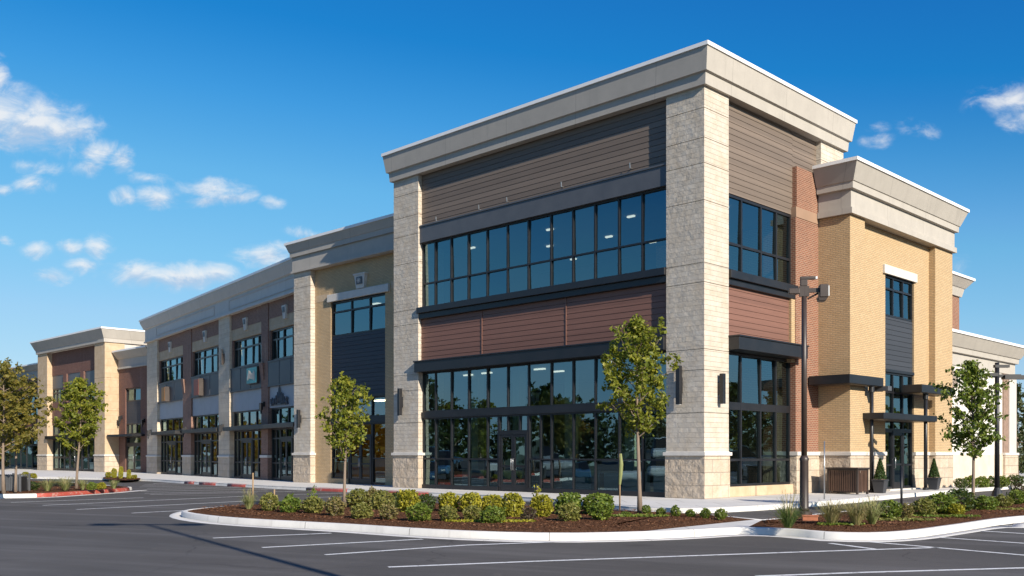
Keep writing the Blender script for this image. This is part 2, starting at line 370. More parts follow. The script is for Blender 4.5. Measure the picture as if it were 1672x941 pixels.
# ---------------------------------------------------------------- mesh and object helpers
class MB:
    def __init__(s): s.v = []; s.f = []; s.uv = []; s.has_uv = False
    def quad(s, *pts, uv=None):
        i = len(s.v); s.v += [tuple(p) for p in pts]; s.f.append(tuple(range(i, i+len(pts))))
        s.uv.append(uv)
        if uv: s.has_uv = True
    def hexa(s, p):                          # 8 corners: bottom ring then top ring
        i = len(s.v); s.v += [tuple(a) for a in p]
        for q in ((3, 2, 1, 0), (4, 5, 6, 7), (0, 1, 5, 4), (1, 2, 6, 5), (2, 3, 7, 6), (3, 0, 4, 7)):
            s.f.append(tuple(i+j for j in q)); s.uv.append(None)
    def box(s, x0, x1, y0, y1, z0, z1):
        x0, x1 = min(x0, x1), max(x0, x1); y0, y1 = min(y0, y1), max(y0, y1)
        s.hexa([(x0, y0, z0), (x1, y0, z0), (x1, y1, z0), (x0, y1, z0), (x0, y0, z1), (x1, y0, z1), (x1, y1, z1), (x0, y1, z1)])
    def prism(s, poly, z0, z1):
        n = len(poly); i = len(s.v)
        s.v += [(x, y, z0) for x, y in poly]+[(x, y, z1) for x, y in poly]
        s.f.append(tuple(range(i+n-1, i-1, -1))); s.f.append(tuple(range(i+n, i+2*n))); s.uv += [None, None]
        for a in range(n):
            b = (a+1) % n; s.f.append((i+a, i+b, i+n+b, i+n+a)); s.uv.append(None)
    def tube(s, pts, rad, n=8, cap=True):
        i = len(s.v); pts = [Vector(p) for p in pts]
        ref = None
        for a, p in enumerate(pts):
            t = (pts[min(a+1, len(pts)-1)]-pts[max(a-1, 0)]).normalized()
            if ref is None: ref = Vector((1, 0, 0)) if abs(t.x) < .9 else Vector((0, 1, 0))
            u = t.cross(ref).normalized(); w = t.cross(u).normalized()
            r = rad[a] if hasattr(rad, '__len__') else rad
            for q in range(n):
                an = 2*math.pi*q/n
                s.v.append(tuple(p+u*math.cos(an)*r+w*math.sin(an)*r))
        for a in range(len(pts)-1):
            for q in range(n):
                b = (q+1) % n
                s.f.append((i+a*n+q, i+a*n+b, i+(a+1)*n+b, i+(a+1)*n+q)); s.uv.append(None)
        if cap:
            s.f.append(tuple(i+q for q in range(n-1, -1, -1))); s.f.append(tuple(i+(len(pts)-1)*n+q for q in range(n))); s.uv += [None, None]
    def sweep(s, prof, path, closed=False, caps=True):
        """profile (out, z) swept along a plan path; out is to the right of the direction of travel; mitred"""
        P = [Vector((p[0], p[1])) for p in path]; n = len(P); dirs = []
        for a in range(n if closed else n-1): dirs.append((P[(a+1) % n]-P[a]).normalized())
        mit = []; L = [0.0]
        for a in range(n):
            if closed: d0, d1 = dirs[a-1], dirs[a]
            else: d0, d1 = dirs[max(a-1, 0)], dirs[min(a, n-2)]
            n0 = Vector((d0.y, -d0.x)); n1 = Vector((d1.y, -d1.x))
            m = (n0+n1); m = m/max(m.length, 1e-6); c = max(m.dot(n0), .35)
            mit.append(m/c)
            if a: L.append(L[-1]+(P[a]-P[a-1]).length)
        k = len(prof); i = len(s.v); cnt = n+(1 if closed else 0)
        if closed: L.append(L[-1]+(P[0]-P[-1]).length)
        for a in range(cnt):
            b = a % n
            for o, z in prof: q = P[b]+mit[b]*o; s.v.append((q.x, q.y, z))
        acc = [0]
        for j in range(1, k): acc.append(acc[-1]+math.dist(prof[j], prof[j-1]))
        for a in range(cnt-1):
            for j in range(k-1):
                s.f.append((i+a*k+j, i+a*k+j+1, i+(a+1)*k+j+1, i+(a+1)*k+j))
                s.uv.append([(L[a], acc[j]), (L[a], acc[j+1]), (L[a+1], acc[j+1]), (L[a+1], acc[j])])
        s.has_uv = True
        if caps and not closed:
            s.f.append(tuple(i+j for j in range(k-1, -1, -1))); s.f.append(tuple(i+(cnt-1)*k+j for j in range(k))); s.uv += [None, None]
    def mesh(s, name, smooth=False):
        me = bpy.data.meshes.new(name); me.from_pydata(s.v, [], s.f)
        if s.has_uv:
            lay = me.uv_layers.new(name='UVMap'); li = 0
            for f, uv in zip(s.f, s.uv):
                for j in range(len(f)):
                    if uv: lay.data[li+j].uv = uv[j]
                li += len(f)
        if smooth: me.polygons.foreach_set('use_smooth', [True]*len(me.polygons))
        me.update(); return me
def link(name, me, mat, parent=None, loc=(0, 0, 0), rz=0):
    if mat is not None and not me.materials: me.materials.append(mat)
    o = bpy.data.objects.new(name, me); COL.objects.link(o)
    o.location = loc; o.rotation_euler = (0, 0, rz); o.parent = parent
    return o
def islands(mb):
    """split a builder into its unconnected pieces"""
    par = list(range(len(mb.v)))
    def find(a):
        while par[a] != a: par[a] = par[par[a]]; a = par[a]
        return a
    for f in mb.f:
        for j in f[1:]: par[find(j)] = find(f[0])
    groups = {}
    for f, u in zip(mb.f, mb.uv): groups.setdefault(find(f[0]), []).append((f, u))
    out = []
    for fs in groups.values():
        q = MB(); ids = sorted({j for f, _ in fs for j in f}); ix = {j: i for i, j in enumerate(ids)}
        q.v = [mb.v[j] for j in ids]; q.f = [tuple(ix[j] for j in f) for f, _ in fs]; q.uv = [u for _, u in fs]; q.has_uv = mb.has_uv
        out.append(q)
    return out
SPLIT = {'wall', 'base', 'stone_band', 'collar', 'back_wall', 'corner_post', 'brick_mullion', 'kick_plate', 'metal_band', 'transom_beam'}
def part(name, mb, mat, parent, smooth=False, label=None):
    if name in SPLIT and not mb.has_uv:
        ps = islands(mb)
        if len(ps) > 1:
            for q in ps[1:]: link(name, q.mesh(name, smooth), mat, parent)
            mb = ps[0]
    o = link(name, mb.mesh(name, smooth), mat, parent)
    if label: o['label'] = label
    return o
def tag(o, label, cat, group=None, kind=None):
    o['label'] = label
    if cat: o['category'] = cat
    if group: o['group'] = group
    if kind: o['kind'] = kind
    return o
def thing(name, label, cat, loc=(0, 0, 0), rz=0, group=None):
    return tag(_empty(name, loc, rz), label, cat, group)
def _empty(name, loc, rz):
    o = bpy.data.objects.new(name, None); COL.objects.link(o); o.location = loc; o.rotation_euler = (0, 0, rz); o.empty_display_size = .3
    return o
def struct(name, mb, mat, smooth=False):
    o = link(name, mb.mesh(name, smooth), mat); o['kind'] = 'structure'; return o
def clone(o, parent=None):
    kids = [q for q in o.children]
    c = o.copy(); COL.objects.link(c); c.parent = parent
    for ch in kids: clone(ch, c)
    return c
def at(px, py, z=0.0):                       # a spot on the level ground at height z, as surveyed from the photograph
    d = (EYE-z)*1596/(py-742)
    return ((px-836)/1596*d, d)
def bevel(o, w, seg=2):
    m = o.modifiers.new('bevel', 'BEVEL'); m.width = w; m.segments = seg; m.limit_method = 'ANGLE'; m.angle_limit = R(40)
    return o

# wall frames: a runs along the wall, d goes into the building, z is up (all in the building's own axes)
class Face:
    def __init__(s, kind, off=0.0): s.k = kind; s.o = off
    def p(s, a, d, z): return (a, s.o+d, z) if s.k == 'L' else (s.o-d, a, z)
    def box(s, mb, a0, a1, d0, d1, z0, z1):
        if s.k == 'L': mb.box(a0, a1, s.o+d0, s.o+d1, z0, z1)
        else: mb.box(s.o-d0, s.o-d1, a0, a1, z0, z1)
    def path(s, a0, a1, d=0.0):              # travel so that 'out' is outside
        return [s.p(a0, d, 0)[:2], s.p(a1, d, 0)[:2]]
rng = random.Random(7)
def glazing(parent, F, a0, a1, z0, z1, vb=(), hb=(), d=0.12, bar=.065, name='window', dep=.13, label=None, skip=None, vb2=None, zsplit=None, edge=None):
    """a framed window: outer frame, mullions, transoms; its panes are a sub-part, each pane very slightly out of true"""
    m = MB(); e = edge or bar
    F.box(m, a0, a0+e, d, d+dep, z0, z1); F.box(m, a1-e, a1, d, d+dep, z0, z1)
    F.box(m, a0+e, a1-e, d, d+dep, z0, z0+e); F.box(m, a0+e, a1-e, d, d+dep, z1-e, z1)
    hz = sorted([(h, bar) if not hasattr(h, '__len__') else h for h in hb])
    for v in vb:
        F.box(m, v-bar/2, v+bar/2, d+.004, d+dep-.004, z0+e, z1-e)
    av = [a0+e]+[w for v in sorted(vb) for w in (v-bar/2, v+bar/2)]+[a1-e]
    for (h, t) in hz:
        for j in range(0, len(av), 2): F.box(m, av[j], av[j+1], d+.008, d+dep-.008, h-t/2, h+t/2)
    fr = part(name, m, BLACKM, parent, label=label)
    g = MB(); zs = [z0+e]+[w for (h, t) in hz for w in (h-t/2, h+t/2)]+[z1-e]
    for i in range(0, len(av), 2):
        for j in range(0, len(zs), 2):
            if skip and skip(av[i], av[i+1], zs[j], zs[j+1]): continue
            t1, t2 = rng.uniform(-.010, .010), rng.uniform(-.010, .010)
            A, Bb, Z0, Z1 = av[i]-.01, av[i+1]+.01, zs[j]-.01, zs[j+1]+.01
            w, h = Bb-A, Z1-Z0; dd = d+dep*.55
            c = [F.p(A, dd-w*t1-h*t2, Z0), F.p(Bb, dd+w*t1-h*t2, Z0), F.p(Bb, dd+w*t1+h*t2, Z1), F.p(A, dd-w*t1+h*t2, Z1)]
            g.quad(*c)
    part('glass', g, GLASS, fr)
    return fr
def door(parent, F, a0, a1, z0, z1, leaves=2, d=0.10):
    m = MB(); e = .07
    F.box(m, a0, a0+e, d-.02, d+.14, z0, z1); F.box(m, a1-e, a1, d-.02, d+.14, z0, z1); F.box(m, a0+e, a1-e, d-.02, d+.14, z1-.10, z1)
    fr = part('door', m, BLACKM, parent)
    w = (a1-a0-2*e)/leaves
    for i in range(leaves):
        b0 = a0+e+w*i+.004; b1 = b0+w-.008
        q = MB(); s = .10
        F.box(q, b0, b0+s, d, d+.07, z0+.015, z1-.105); F.box(q, b1-s, b1, d, d+.07, z0+.015, z1-.105)
        F.box(q, b0+s, b1-s, d, d+.07, z0+.015, z0+.27); F.box(q, b0+s, b1-s, d, d+.07, z1-.105-s, z1-.105)
        F.box(q, b0+s, b1-s, d+.01, d+.06, z0+.98, z0+1.06)
        q.quad(F.p(b0+s-.01, d+.035, z0+.26), F.p(b1-s+.01, d+.035, z0+.26), F.p(b1-s+.01, d+.035, z1-.2), F.p(b0+s-.01, d+.035, z1-.2))
        me = q.mesh('door_leaf'); me.materials.append(BLACKM); me.materials.append(GLASS)
        me.polygons[len(me.polygons)-1].material_index = 1
        link('door_leaf', me, None, fr)
        h = MB(); hx = b1-.05 if (i == 0 and leaves > 1) else b0+.05
        pts = [F.p(hx, d, z0+.85), F.p(hx, d-.07, z0+.88), F.p(hx, d-.07, z0+1.30), F.p(hx, d, z0+1.33)]
        h.tube(pts, .014, 6); part('handle', h, STEEL, fr, True)
    return fr
def boards(parent, F, a0, a1, z0, z1, mat, d=0.05, h=.21, gap=.012, name='siding_panel', label=None, seams=()):
    m = MB(); z = z0; xs = [a0]+[w for s in seams for w in (s-.03, s+.03)]+[a1]
    while z < z1-.03:
        zt = min(z+h-gap, z1)
        for i in range(0, len(xs), 2):
            A, B = xs[i], xs[i+1]
            f = [(F.p(A, d+.012, z)), F.p(B, d+.012, z), F.p(B, d+.05, z), F.p(A, d+.05, z), F.p(A, d+.022, zt), F.p(B, d+.022, zt), F.p(B, d+.05, zt), F.p(A, d+.05, zt)]
            f = [F.p(A, d, z), F.p(B, d, z), F.p(B, d+.05, z), F.p(A, d+.05, z), F.p(A, d+.010, zt), F.p(B, d+.010, zt), F.p(B, d+.05, zt), F.p(A, d+.05, zt)]
            m.hexa(f)
        z += h
    F.box(m, a0, a1, d+.05, d+.09, z0, z1)
    for s in seams: F.box(m, s-.03, s+.03, d-.015, d+.05, z0, z1)
    return part(name, m, mat, parent, label=label)
def pier(parent, x0, x1, y0, y1, ztop, bands, mat=STONE, basemat=STONE_BASE, basetop=1.45, out=.06, name='pier'):
    """stone pier: rock-faced base, projecting cap, then lifts of split stone with thin open joints between them"""
    m = MB(); zs = [basetop+.15]+list(bands)+[ztop]
    for i in range(len(zs)-1): m.box(x0, x1, y0, y1, zs[i]+(.012 if i else 0), zs[i+1]-.012 if i < len(zs)-2 else zs[i+1])
    m.box(x0+.03, x1-.03, y0+.03, y1-.03, basetop, ztop-.01)
    o = part(name, m, mat, parent)
    b = MB(); b.box(x0-out*.5, x1+out*.5, y0-out*.5, y1+out*.5, -.03, basetop); part('base', b, basemat, o)
    c = MB(); q = out*1.5
    c.hexa([(x0-q, y0-q, basetop), (x1+q, y0-q, basetop), (x1+q, y1+q, basetop), (x0-q, y1+q, basetop),
            (x0-q, y0-q, basetop+.12), (x1+q, y0-q, basetop+.12), (x1+q, y1+q, basetop+.12), (x0-q, y1+q, basetop+.12)])
    c.box(x0-.02, x1+.02, y0-.02, y1+.02, basetop+.12, basetop+.155)
    bevel(part('cap', c, CASTW, o), .012)
    return o
def wall_lamp(parent, F, a, z0, z1, d=0.0, w=.17):
    m = MB(); F.box(m, a-w/2, a+w/2, d-.24, d-.09, z0, z1); F.box(m, a-w*.3, a+w*.3, d-.09, d, z0+(z1-z0)*.3, z0+(z1-z0)*.7)
    o = bevel(part('wall_lamp', m, BLACKM, parent), .012)
    g = MB(); F.box(g, a-w/2+.02, a+w/2-.02, d-.22, d-.11, z0-.012, z0+.004); part('lens', g, LENS, o)
    return o
def lantern(parent, F, a, z, d=0.0):
    m = MB(); F.box(m, a-.10, a+.10, d-.32, d-.14, z, z+.42); F.box(m, a-.06, a+.06, d-.14, d, z+.2, z+.5); F.box(m, a-.05, a+.05, d-.27, d-.19, z-.22, z)
    return bevel(part('wall_lantern', m, BLACKM, parent), .01)
def cornice(parent, path, ztop, levels, closed=False, mat=None, name='cornice'):
    """levels: list of (out, z) from the coping down"""
    o0 = levels[0][0]; th = .13
    m = MB(); m.sweep([(-.35, levels[-1][1])]+[(o, z) for o, z in reversed(levels)]+[(o0, ztop-th), (-.35, ztop-th)], path, closed)
    c = part(name, m, mat or CORN, parent)
    q = MB(); q.sweep([(-.35, ztop-th), (o0+.045, ztop-th), (o0+.045, ztop), (-.35, ztop)], path, closed)
    part('coping', q, COPING, c)
    return c
def room(parent, x0, x1, y0, y1, z0, z1, lights=None, wall=INWALL, name='interior'):
    """floor, ceiling and back walls behind the glass"""
    m = MB()
    m.quad((x0, y1, z0), (x1, y1, z0), (x1, y1, z1), (x0, y1, z1)); m.quad((x0, y0, z0), (x0, y1, z0), (x0, y1, z1), (x0, y0, z1))
    m.quad((x1, y0, z0), (x1, y0, z1), (x1, y1, z1), (x1, y1, z0)) if lights is None or not lights.get('openR') else None
    o = part(name, m, wall, parent)
    f = MB(); f.box(x0, x1, y0, y1, z0-.1, z0); part('floor', f, INFLOOR, o)
    c = MB(); c.box(x0, x1, y0, y1, z1, z1+.1); part('ceiling', c, INCEIL, o)
    if lights:
        for (lx, ly, w, l) in lights['at']:
            q = MB(); q.box(lx-w/2, lx+w/2, ly-l/2, ly+l/2, z1-.07, z1-.012); part('ceiling_light', q, WARMLAMP if wall is INWARM else LAMP, o)  # those in the warm rooms are added for their glow
    return o

# ---------------------------------------------------------------- ground, lot, walks, kerbed islands
g = MB(); g.quad((-3000, -3000, -.17), (3000, -3000, -.17), (3000, 3000, -.17), (-3000, 3000, -.17)); struct('ground', g, EARTH)
g = MB(); g.quad((-95, -45, ROAD), (75, -45, ROAD), (75, 150, ROAD), (-95, 150, ROAD)); struct('parking_lot', g, ASPH)

def smooth_path(pts, closed=False, step=.5):
    P = [Vector(p) for p in pts]; n = len(P); out = []
    rngi = range(n if closed else n-1)
    for i in rngi:
        if closed: p0, p1, p2, p3 = P[i-1], P[i], P[(i+1) % n], P[(i+2) % n]
        else: p0, p1, p2, p3 = P[max(i-1, 0)], P[i], P[i+1], P[min(i+2, n-1)]
        k = max(2, int((p2-p1).length/step))
        for j in range(k):
            t = j/k
            t0 = 0; t1 = (p1-p0).length**.5+1e-6; t2 = t1+(p2-p1).length**.5+1e-6; t3 = t2+(p3-p2).length**.5+1e-6
            T = t1+(t2-t1)*t
            def L(a, b, ta, tb): return a*((tb-T)/(tb-ta))+b*((T-ta)/(tb-ta))
            A1, A2, A3 = L(p0, p1, t0, t1), L(p1, p2, t1, t2), L(p2, p3, t2, t3)
            B1, B2 = L(A1, A2, t0, t2), L(A2, A3, t1, t3)
            out.append(L(B1, B2, t1, t2))
    if not closed: out.append(P[-1])
    return [(p.x, p.y) for p in out]
def area(poly): return sum(a[0]*b[1]-b[0]*a[1] for a, b in zip(poly, poly[1:]+poly[:1]))/2
def inset(poly, d):
    n = len(poly); out = []
    for i in range(n):
        a, b, c = Vector(poly[i-1]), Vector(poly[i]), Vector(poly[(i+1) % n])
        d0, d1 = (b-a).normalized(), (c-b).normalized()
        m = Vector((-d0.y-d1.y, d0.x+d1.x)).normalized(); k = max(m.dot(Vector((-d0.y, d0.x))), .5)
        out.append(tuple(b+m*(d/k)))
    return out
def inside(p, poly):
    r = False; x, y = p; j = len(poly)-1
    for i in range(len(poly)):
        xi, yi = poly[i]; xj, yj = poly[j]
        if (yi > y) != (yj > y) and x < (xj-xi)*(y-yi)/(yj-yi)+xi: r = not r
        j = i
    return r
def sheet(name, poly, z, mat, crown=0.0, kind='structure'):
    """a flat or gently crowned bed filling a plan outline"""
    m = MB(); rings = [(poly, z)]
    if crown:
        rings.append((inset(poly, .35), z+crown*.55)); rings.append((inset(poly, .9), z+crown))
    for (a, za), (b, zb) in zip(rings, rings[1:]):
        n = len(a)
        for i in range(n):
            j = (i+1) % n; m.quad((*a[i], za), (*a[j], za), (*b[j], zb), (*b[i], zb))
    i = len(m.v); m.v += [(x, y, rings[-1][1]) for x, y in rings[-1][0]]; m.f.append(tuple(range(i, i+len(poly)))); m.uv.append(None)
    o = link(name, m.mesh(name, bool(crown)), mat); o['kind'] = kind; return o
KERB_PROF = [(-.15, -.06), (-.15, -.012), (-.135, 0), (-.03, 0), (-.006, -.016), (.012, ROAD-.01)]
def kerb_ring(name, poly):
    if area(poly) < 0: poly = poly[::-1]                # counter-clockwise: right of travel is outside
    m = MB(); m.sweep(KERB_PROF, poly, True); struct(name, m, KERB, True)
    return poly
def kerb_line(name, path, prof=KERB_PROF, mat=None):
    m = MB(); m.sweep(prof, path, False); return struct(name, m, mat or KERB, True)

# the long island: one kerb round a planting bed, a crossing and a second bed
front = [at(*p, ROAD) for p in ((296, 843), (330, 851), (400, 857.5), (560, 867), (700, 876.5), (820, 882), (940, 883.5), (1100, 879), (1215, 873), (1290, 876), (1350, 881.5), (1420, 883), (1480, 880), (1560, 869), (1672, 853))]
front += [(16.5, 25.9), (20.0, 30.0), (21.0, 32.2), (20.2, 33.2)]
back = [(18.0, 33.2)]+[at(*p, 0) for p in ((1500, 822), (1390, 833), (1300, 842), (1245, 848), (1186, 842), (1100, 837), (1001, 833.5), (900, 827.5), (800, 824.5), (650, 822.5), (523, 823), (391, 825.5), (330, 829.5))]
ISLAND = kerb_ring('kerb', smooth_path(front+back, True, .6))
inner = inset(ISLAND, .145)
def clip(poly, f):                                     # keep the part of a plan outline where f(x, y) > 0
    out = []
    for i in range(len(poly)):
        a, b = poly[i-1], poly[i]; fa, fb = f(*a), f(*b)
        if (fa > 0) != (fb > 0):
            t = fa/(fa-fb); out.append((a[0]+(b[0]-a[0])*t, a[1]+(b[1]-a[1])*t))
        if fb > 0: out.append(b)
    return out
ca, cb = at(1150, 876, ROAD), at(1226, 849)             # west edge of the crossing, east edge
da, db = at(1262, 874, ROAD), at(1268, 846)
def side(p, q): return lambda x, y: (q[0]-p[0])*(y-p[1])-(q[1]-p[1])*(x-p[0])
W_EDGE, E_EDGE = side(at(1060, 866), at(1262, 848)), side(at(1216, 866), at(1262, 848))
bed1 = clip(inner, side(at(1000, 872), at(1240, 847)))
bed2 = clip(clip(inner, lambda x, y: -side(at(1216, 863), at(1250, 846))(x, y)), lambda x, y: x-3.5)
sheet('island_walk', inner, -.012, CONC)
BED1, BED2 = bed1, bed2
sheet('mulch', bed1, -.008, MULCH, .075); sheet('mulch', bed2, -.008, MULCH, .075)
gut = smooth_path([at(*p, ROAD) for p in ((360, 829), (318, 834), (296, 843), (330, 851), (400, 857.5), (560, 867), (700, 876.5), (820, 882), (940, 883.5), (1100, 879), (1215, 873), (1290, 876), (1350, 881.5), (1420, 883), (1480, 880), (1560, 869), (1672, 853))], False, .6)
kerb_line('gutter', gut, [(.005, ROAD-.02), (.005, ROAD+.006), (.30, ROAD+.004), (.32, ROAD-.01)])
# left island
lf = [at(*p, ROAD) for p in ((-60, 814.5), (0, 813.5), (60, 812.5), (120, 809), (170, 805.5), (205, 802.5), (214, 800))]
lb = [at(*p, 0) for p in ((205, 795), (160, 790.5), (100, 787), (40, 786), (-60, 786))]
ISLAND2 = kerb_ring('kerb', smooth_path(lf+lb, True, .6))
BED3 = inset(ISLAND2, .145)
sheet('mulch', BED3, -.008, MULCH, .06)
kerb_line('gutter', smooth_path([at(*p, ROAD) for p in ((-60, 814.5), (0, 813.5), (60, 812.5), (120, 809), (170, 805.5), (205, 802.5), (222, 801))], False, .6), [(.005, ROAD-.02), (.005, ROAD+.006), (.45, ROAD+.004), (.47, ROAD-.01)])
ia, ib = (min(range(len(ISLAND2)), key=lambda i: math.dist(ISLAND2[i], at(*q, ROAD))) for q in ((58, 812.4), (211, 801)))
redp = (ISLAND2[ia:ib+1] if ib > ia else ISLAND2[ia:]+ISLAND2[:ib+1])
kerb_line('red_kerb_paint', redp, [(-.10, .004), (-.028, .004), (-.002, -.014), (.017, ROAD)], REDK)

# the walk round the buildings
edge = [(60, 86), (36, 60), (25.1, 47.9), (15.85, 38.2), (9.7, 31.0), (6.4, 28.0), (5.0, 27.2), (3.85, 27.5), (2.97, 28.95), (2.3, 31.2), (1.2, 33.4), (-.8, 36.1), (-3.3, 38.75), (-6.1, 41.5), (-9.4, 44.65), (-13.3, 48.8), (-18.4, 54.9), (-22.35, 59.85), (-28.4, 64.2), (-35.4, 67.6), (-48, 79), (-70, 100)]
SIDEWALK = smooth_path(edge, False, .7)
m = MB(); m.prism(([(x+(-.13 if False else 0), y) for x, y in SIDEWALK]+[(-40, 130), (30, 130), (60, 100)])[::-1], ROAD-.02, -.006)
struct('sidewalk', m, CONC)
kerb_line('kerb', SIDEWALK[::-1])
def near(path, a, b):                                   # stretch of the walk edge between two survey points
    ia = min(range(len(path)), key=lambda i: math.dist(path[i], a)); ib = min(range(len(path)), key=lambda i: math.dist(path[i], b))
    return path[min(ia, ib):max(ia, ib)+1]
for a, b in (((300, 790), (318, 791)), ((330, 791.6), (352, 792.8)), ((366, 794), (398, 796)), ((500, 801), (560, 804)), ((610, 806), (690, 810))):
    kerb_line('red_kerb_paint', near(SIDEWALK, at(*a, ROAD), at(*b, ROAD))[::-1], [(-.11, .004), (-.028, .004), (-.002, -.014), (.017, ROAD)], REDK)
# small bed of tall plants beside the link building
bed4 = smooth_path([at(*p) for p in ((168, 781), (182, 783.5), (205, 784.5), (224, 783), (226, 780.5), (200, 779.5), (176, 778.8))], True, .7)
if area(bed4) < 0: bed4 = bed4[::-1]
sheet('mulch', bed4, .004, MULCH, .05)

# painted bay lines on the lot
def stripe(p, q, w=.10):
    a, b = Vector(at(*p, ROAD)), Vector(at(*q, ROAD)); d = (b-a).normalized(); n = Vector((-d.y, d.x))*w/2
    k = MB(); L = (b-a).length; steps = max(1, int(L/.8)); z = ROAD+.004
    for i in range(steps):
        u, v = a+d*(L*i/steps), a+d*(L*(i+1)/steps)
        k.quad((*(u-n), z), (*(v-n), z), (*(v+n), z), (*(u+n), z))
    struct('road_marking', k, LINE)
for p, q in (((18, 820.6), (234, 813)), ((70, 825.6), (402, 810.5)), ((125, 832.3), (402, 818.6)), ((215, 838.2), (318, 833)),
             ((348, 879), (541, 871)), ((428, 894.5), (690, 880.8)), ((531, 906.3), (762, 890.5)), ((762, 890.5), (950, 883.6)), ((634, 926.5), (860, 917.5)), ((860, 917.5), (1300, 902)), ((1300, 902), (1530, 894.5)),
             ((1235, 941.5), (1400, 935.5)), ((1400, 935.5), (1690, 927.3)), ((1355, 887.5), (1428, 897)), ((1420, 885.2), (1690, 908.5)), ((1525, 877.3), (1700, 889.5)), ((1590, 866.5), (1700, 873.5)), ((1633, 857.3), (1700, 861.5))):
    stripe(p, q, .12 if p[1] > 870 else .13)
for i, (yl_, x0, x1) in enumerate(((788.5, 250, 330), (790.3, 235, 370), (792.2, 232, 400), (794.3, 228, 430), (796.6, 240, 470), (799, 235, 395), (801.6, 230, 420), (804.5, 236, 440), (798.8, 420, 520), (802.4, 445, 560), (806.5, 245, 420), (806.8, 470, 610), (811.2, 520, 640))):
    stripe((x0, yl_+1.2), (x1, yl_-2.4), .13)

# ---------------------------------------------------------------- the corner building
TH = math.atan2(-.7027, .7115); MAINLOC = (6.45, 32.8, 0)
FL, FR = Face('L', 0), Face('R', 0)
mb_ = thing('corner_building', 'tall corner store building with pale stone piers, brown siding and tall dark glazing', 'building', MAINLOC, TH)
bands = [2.9, 4.35, 5.05, 7.3, 7.95, 10.05, 11.3, 12.15, 13.15]
pier(mb_, -1.55, 0, 0, 1.51, 13.9, bands)
pier(mb_, -16.63, -14.9, 0, 1.5, 13.9, bands)
pier(mb_, -1.95, 0, 8.20, 10.12, 13.9, bands)
cornice(mb_, [(-16.63, 9.5), (-16.63, 0), (0, 0), (0, 10.12), (-9, 10.12)], 15.17, [(.36, 15.05), (.25, 14.29), (.16, 14.26), (.13, 13.88)])
boards(mb_, FL, -14.9, -1.55, 11.55, 14.0, SIDG, .2)
m = MB(); FL.box(m, -14.86, -1.56, .07, .32, 10.86, 11.6); FL.box(m, -14.86, -1.56, .03, .07, 11.56, 11.62)
part('metal_band', m, BANDM, mb_)
VB = [-14.04, -13.0, -11.91, -10.76, -9.57, -8.4, -7.18, -6.05, -4.96, -3.83, -2.77]
glazing(mb_, FL, -14.88, -1.57, 7.98, 10.86, VB, [9.05], d=.22)
m = MB(); FL.box(m, -14.93, -1.56, -.10, .38, 7.72, 7.98); FL.box(m, -14.86, -1.56, .02, .34, 7.48, 7.72)
bevel(part('sill_band', m, BLACKM, mb_), .015)
boards(mb_, FL, -14.9, -1.55, 5.6, 7.49, SIDR, .17, seams=(-11.0, -6.33))
m = MB(); FL.box(m, -15.0, -1.56, -.16, .36, 5.12, 5.60); FL.box(m, -15.04, -1.56, -.20, .0, 5.56, 5.62)
bevel(part('canopy', m, BLACKM, mb_), .012)
glazing(mb_, FL, -14.88, -1.57, 3.36, 5.12, VB, [], d=.24)
m = MB(); FL.box(m, -14.9, -1.57, .16, .40, 3.10, 3.36); part('transom_beam', m, BLACKM, mb_)
glazing(mb_, FL, -14.88, -10.08, .05, 3.10, [-14.04, -13.0, -11.91, -10.76], [1.3], d=.24)
glazing(mb_, FL, -10.08, -8.40, 2.40, 3.10, [-9.57, -8.9], [], d=.24)
glazing(mb_, FL, -8.40, -1.57, .05, 3.10, [-7.75, -7.18, -6.05, -4.96, -3.83, -2.77], [1.3], d=.24)
door(mb_, FL, -10.06, -8.42, 0, 2.40, 2, .24)
m = MB()
for a0, a1 in ((-14.9, -10.09), (-8.39, -1.56)): FL.box(m, a0, a1, .18, .42, -.01, .17)
part('kick_plate', m, BLACKM, mb_)
for a in (-13.8, -11.1, -9.45, -6.5, -3.2):
    m = MB(); z = 11.66+(a+14)*.012; m.tube([FL.p(a, .24, z), FL.p(a, .10, z), FL.p(a, .08, z+.18)], .022, 6); part('conduit_stub', m, STEEL, mb_)
# right-hand side of the corner
boards(mb_, FR, 1.51, 6.3, 10.66, 14.0, SIDG, .20); boards(mb_, FR, 6.3, 8.2, 12.5, 14.0, SIDG, .20)
glazing(mb_, FR, 1.53, 6.22, 7.92, 10.64, [2.72, 4.06, 5.16], [8.92], d=.22, bar=.09)
m = MB(); FR.box(m, 1.52, 6.24, -.10, .36, 7.62, 7.9); FR.box(m, 1.52, 6.22, .02, .34, 7.40, 7.62)
bevel(part('sill_band', m, BLACKM, mb_), .015)
boards(mb_, FR, 1.51, 5.95, 5.6, 7.41, SIDR, .15)
m = MB(); FR.box(m, 5.95, 6.22, .05, .3, 5.0, 7.41); part('wall', m, TAN, mb_)
m = MB(); FR.box(m, 1.50, 6.35, -.42, .34, 5.12, 5.56); FR.box(m, 1.48, 6.39, -.46, .1, 5.56, 5.62)
bevel(part('canopy', m, BLACKM, mb_), .012)
glazing(mb_, FR, 1.53, 6.22, .36, 5.1, [2.72, 4.06, 5.16], [(3.21, .27), 1.3], d=.24, bar=.085)
m = MB(); FR.box(m, 1.52, 6.22, .12, .40, -.02, .36); part('sill_wall', m, TANSTONE, mb_)
m = MB(); FR.box(m, 6.22, 8.02, .02, 1.4, 1.5, 10.55); FR.box(m, 6.30, 8.02, .02, .5, 10.95, 12.5)
rb = part('wall', m, RED, mb_)
m = MB(); FR.box(m, 6.22, 8.02, .0, .6, 10.55, 10.95); part('stone_band', m, paint('brown_stone_band', (.30, .19, .125), .8, .1), rb)
m = MB(); FR.box(m, 6.20, 8.02, -.03, 1.4, -.02, 1.45); part('base', m, STONE_BASE, rb)
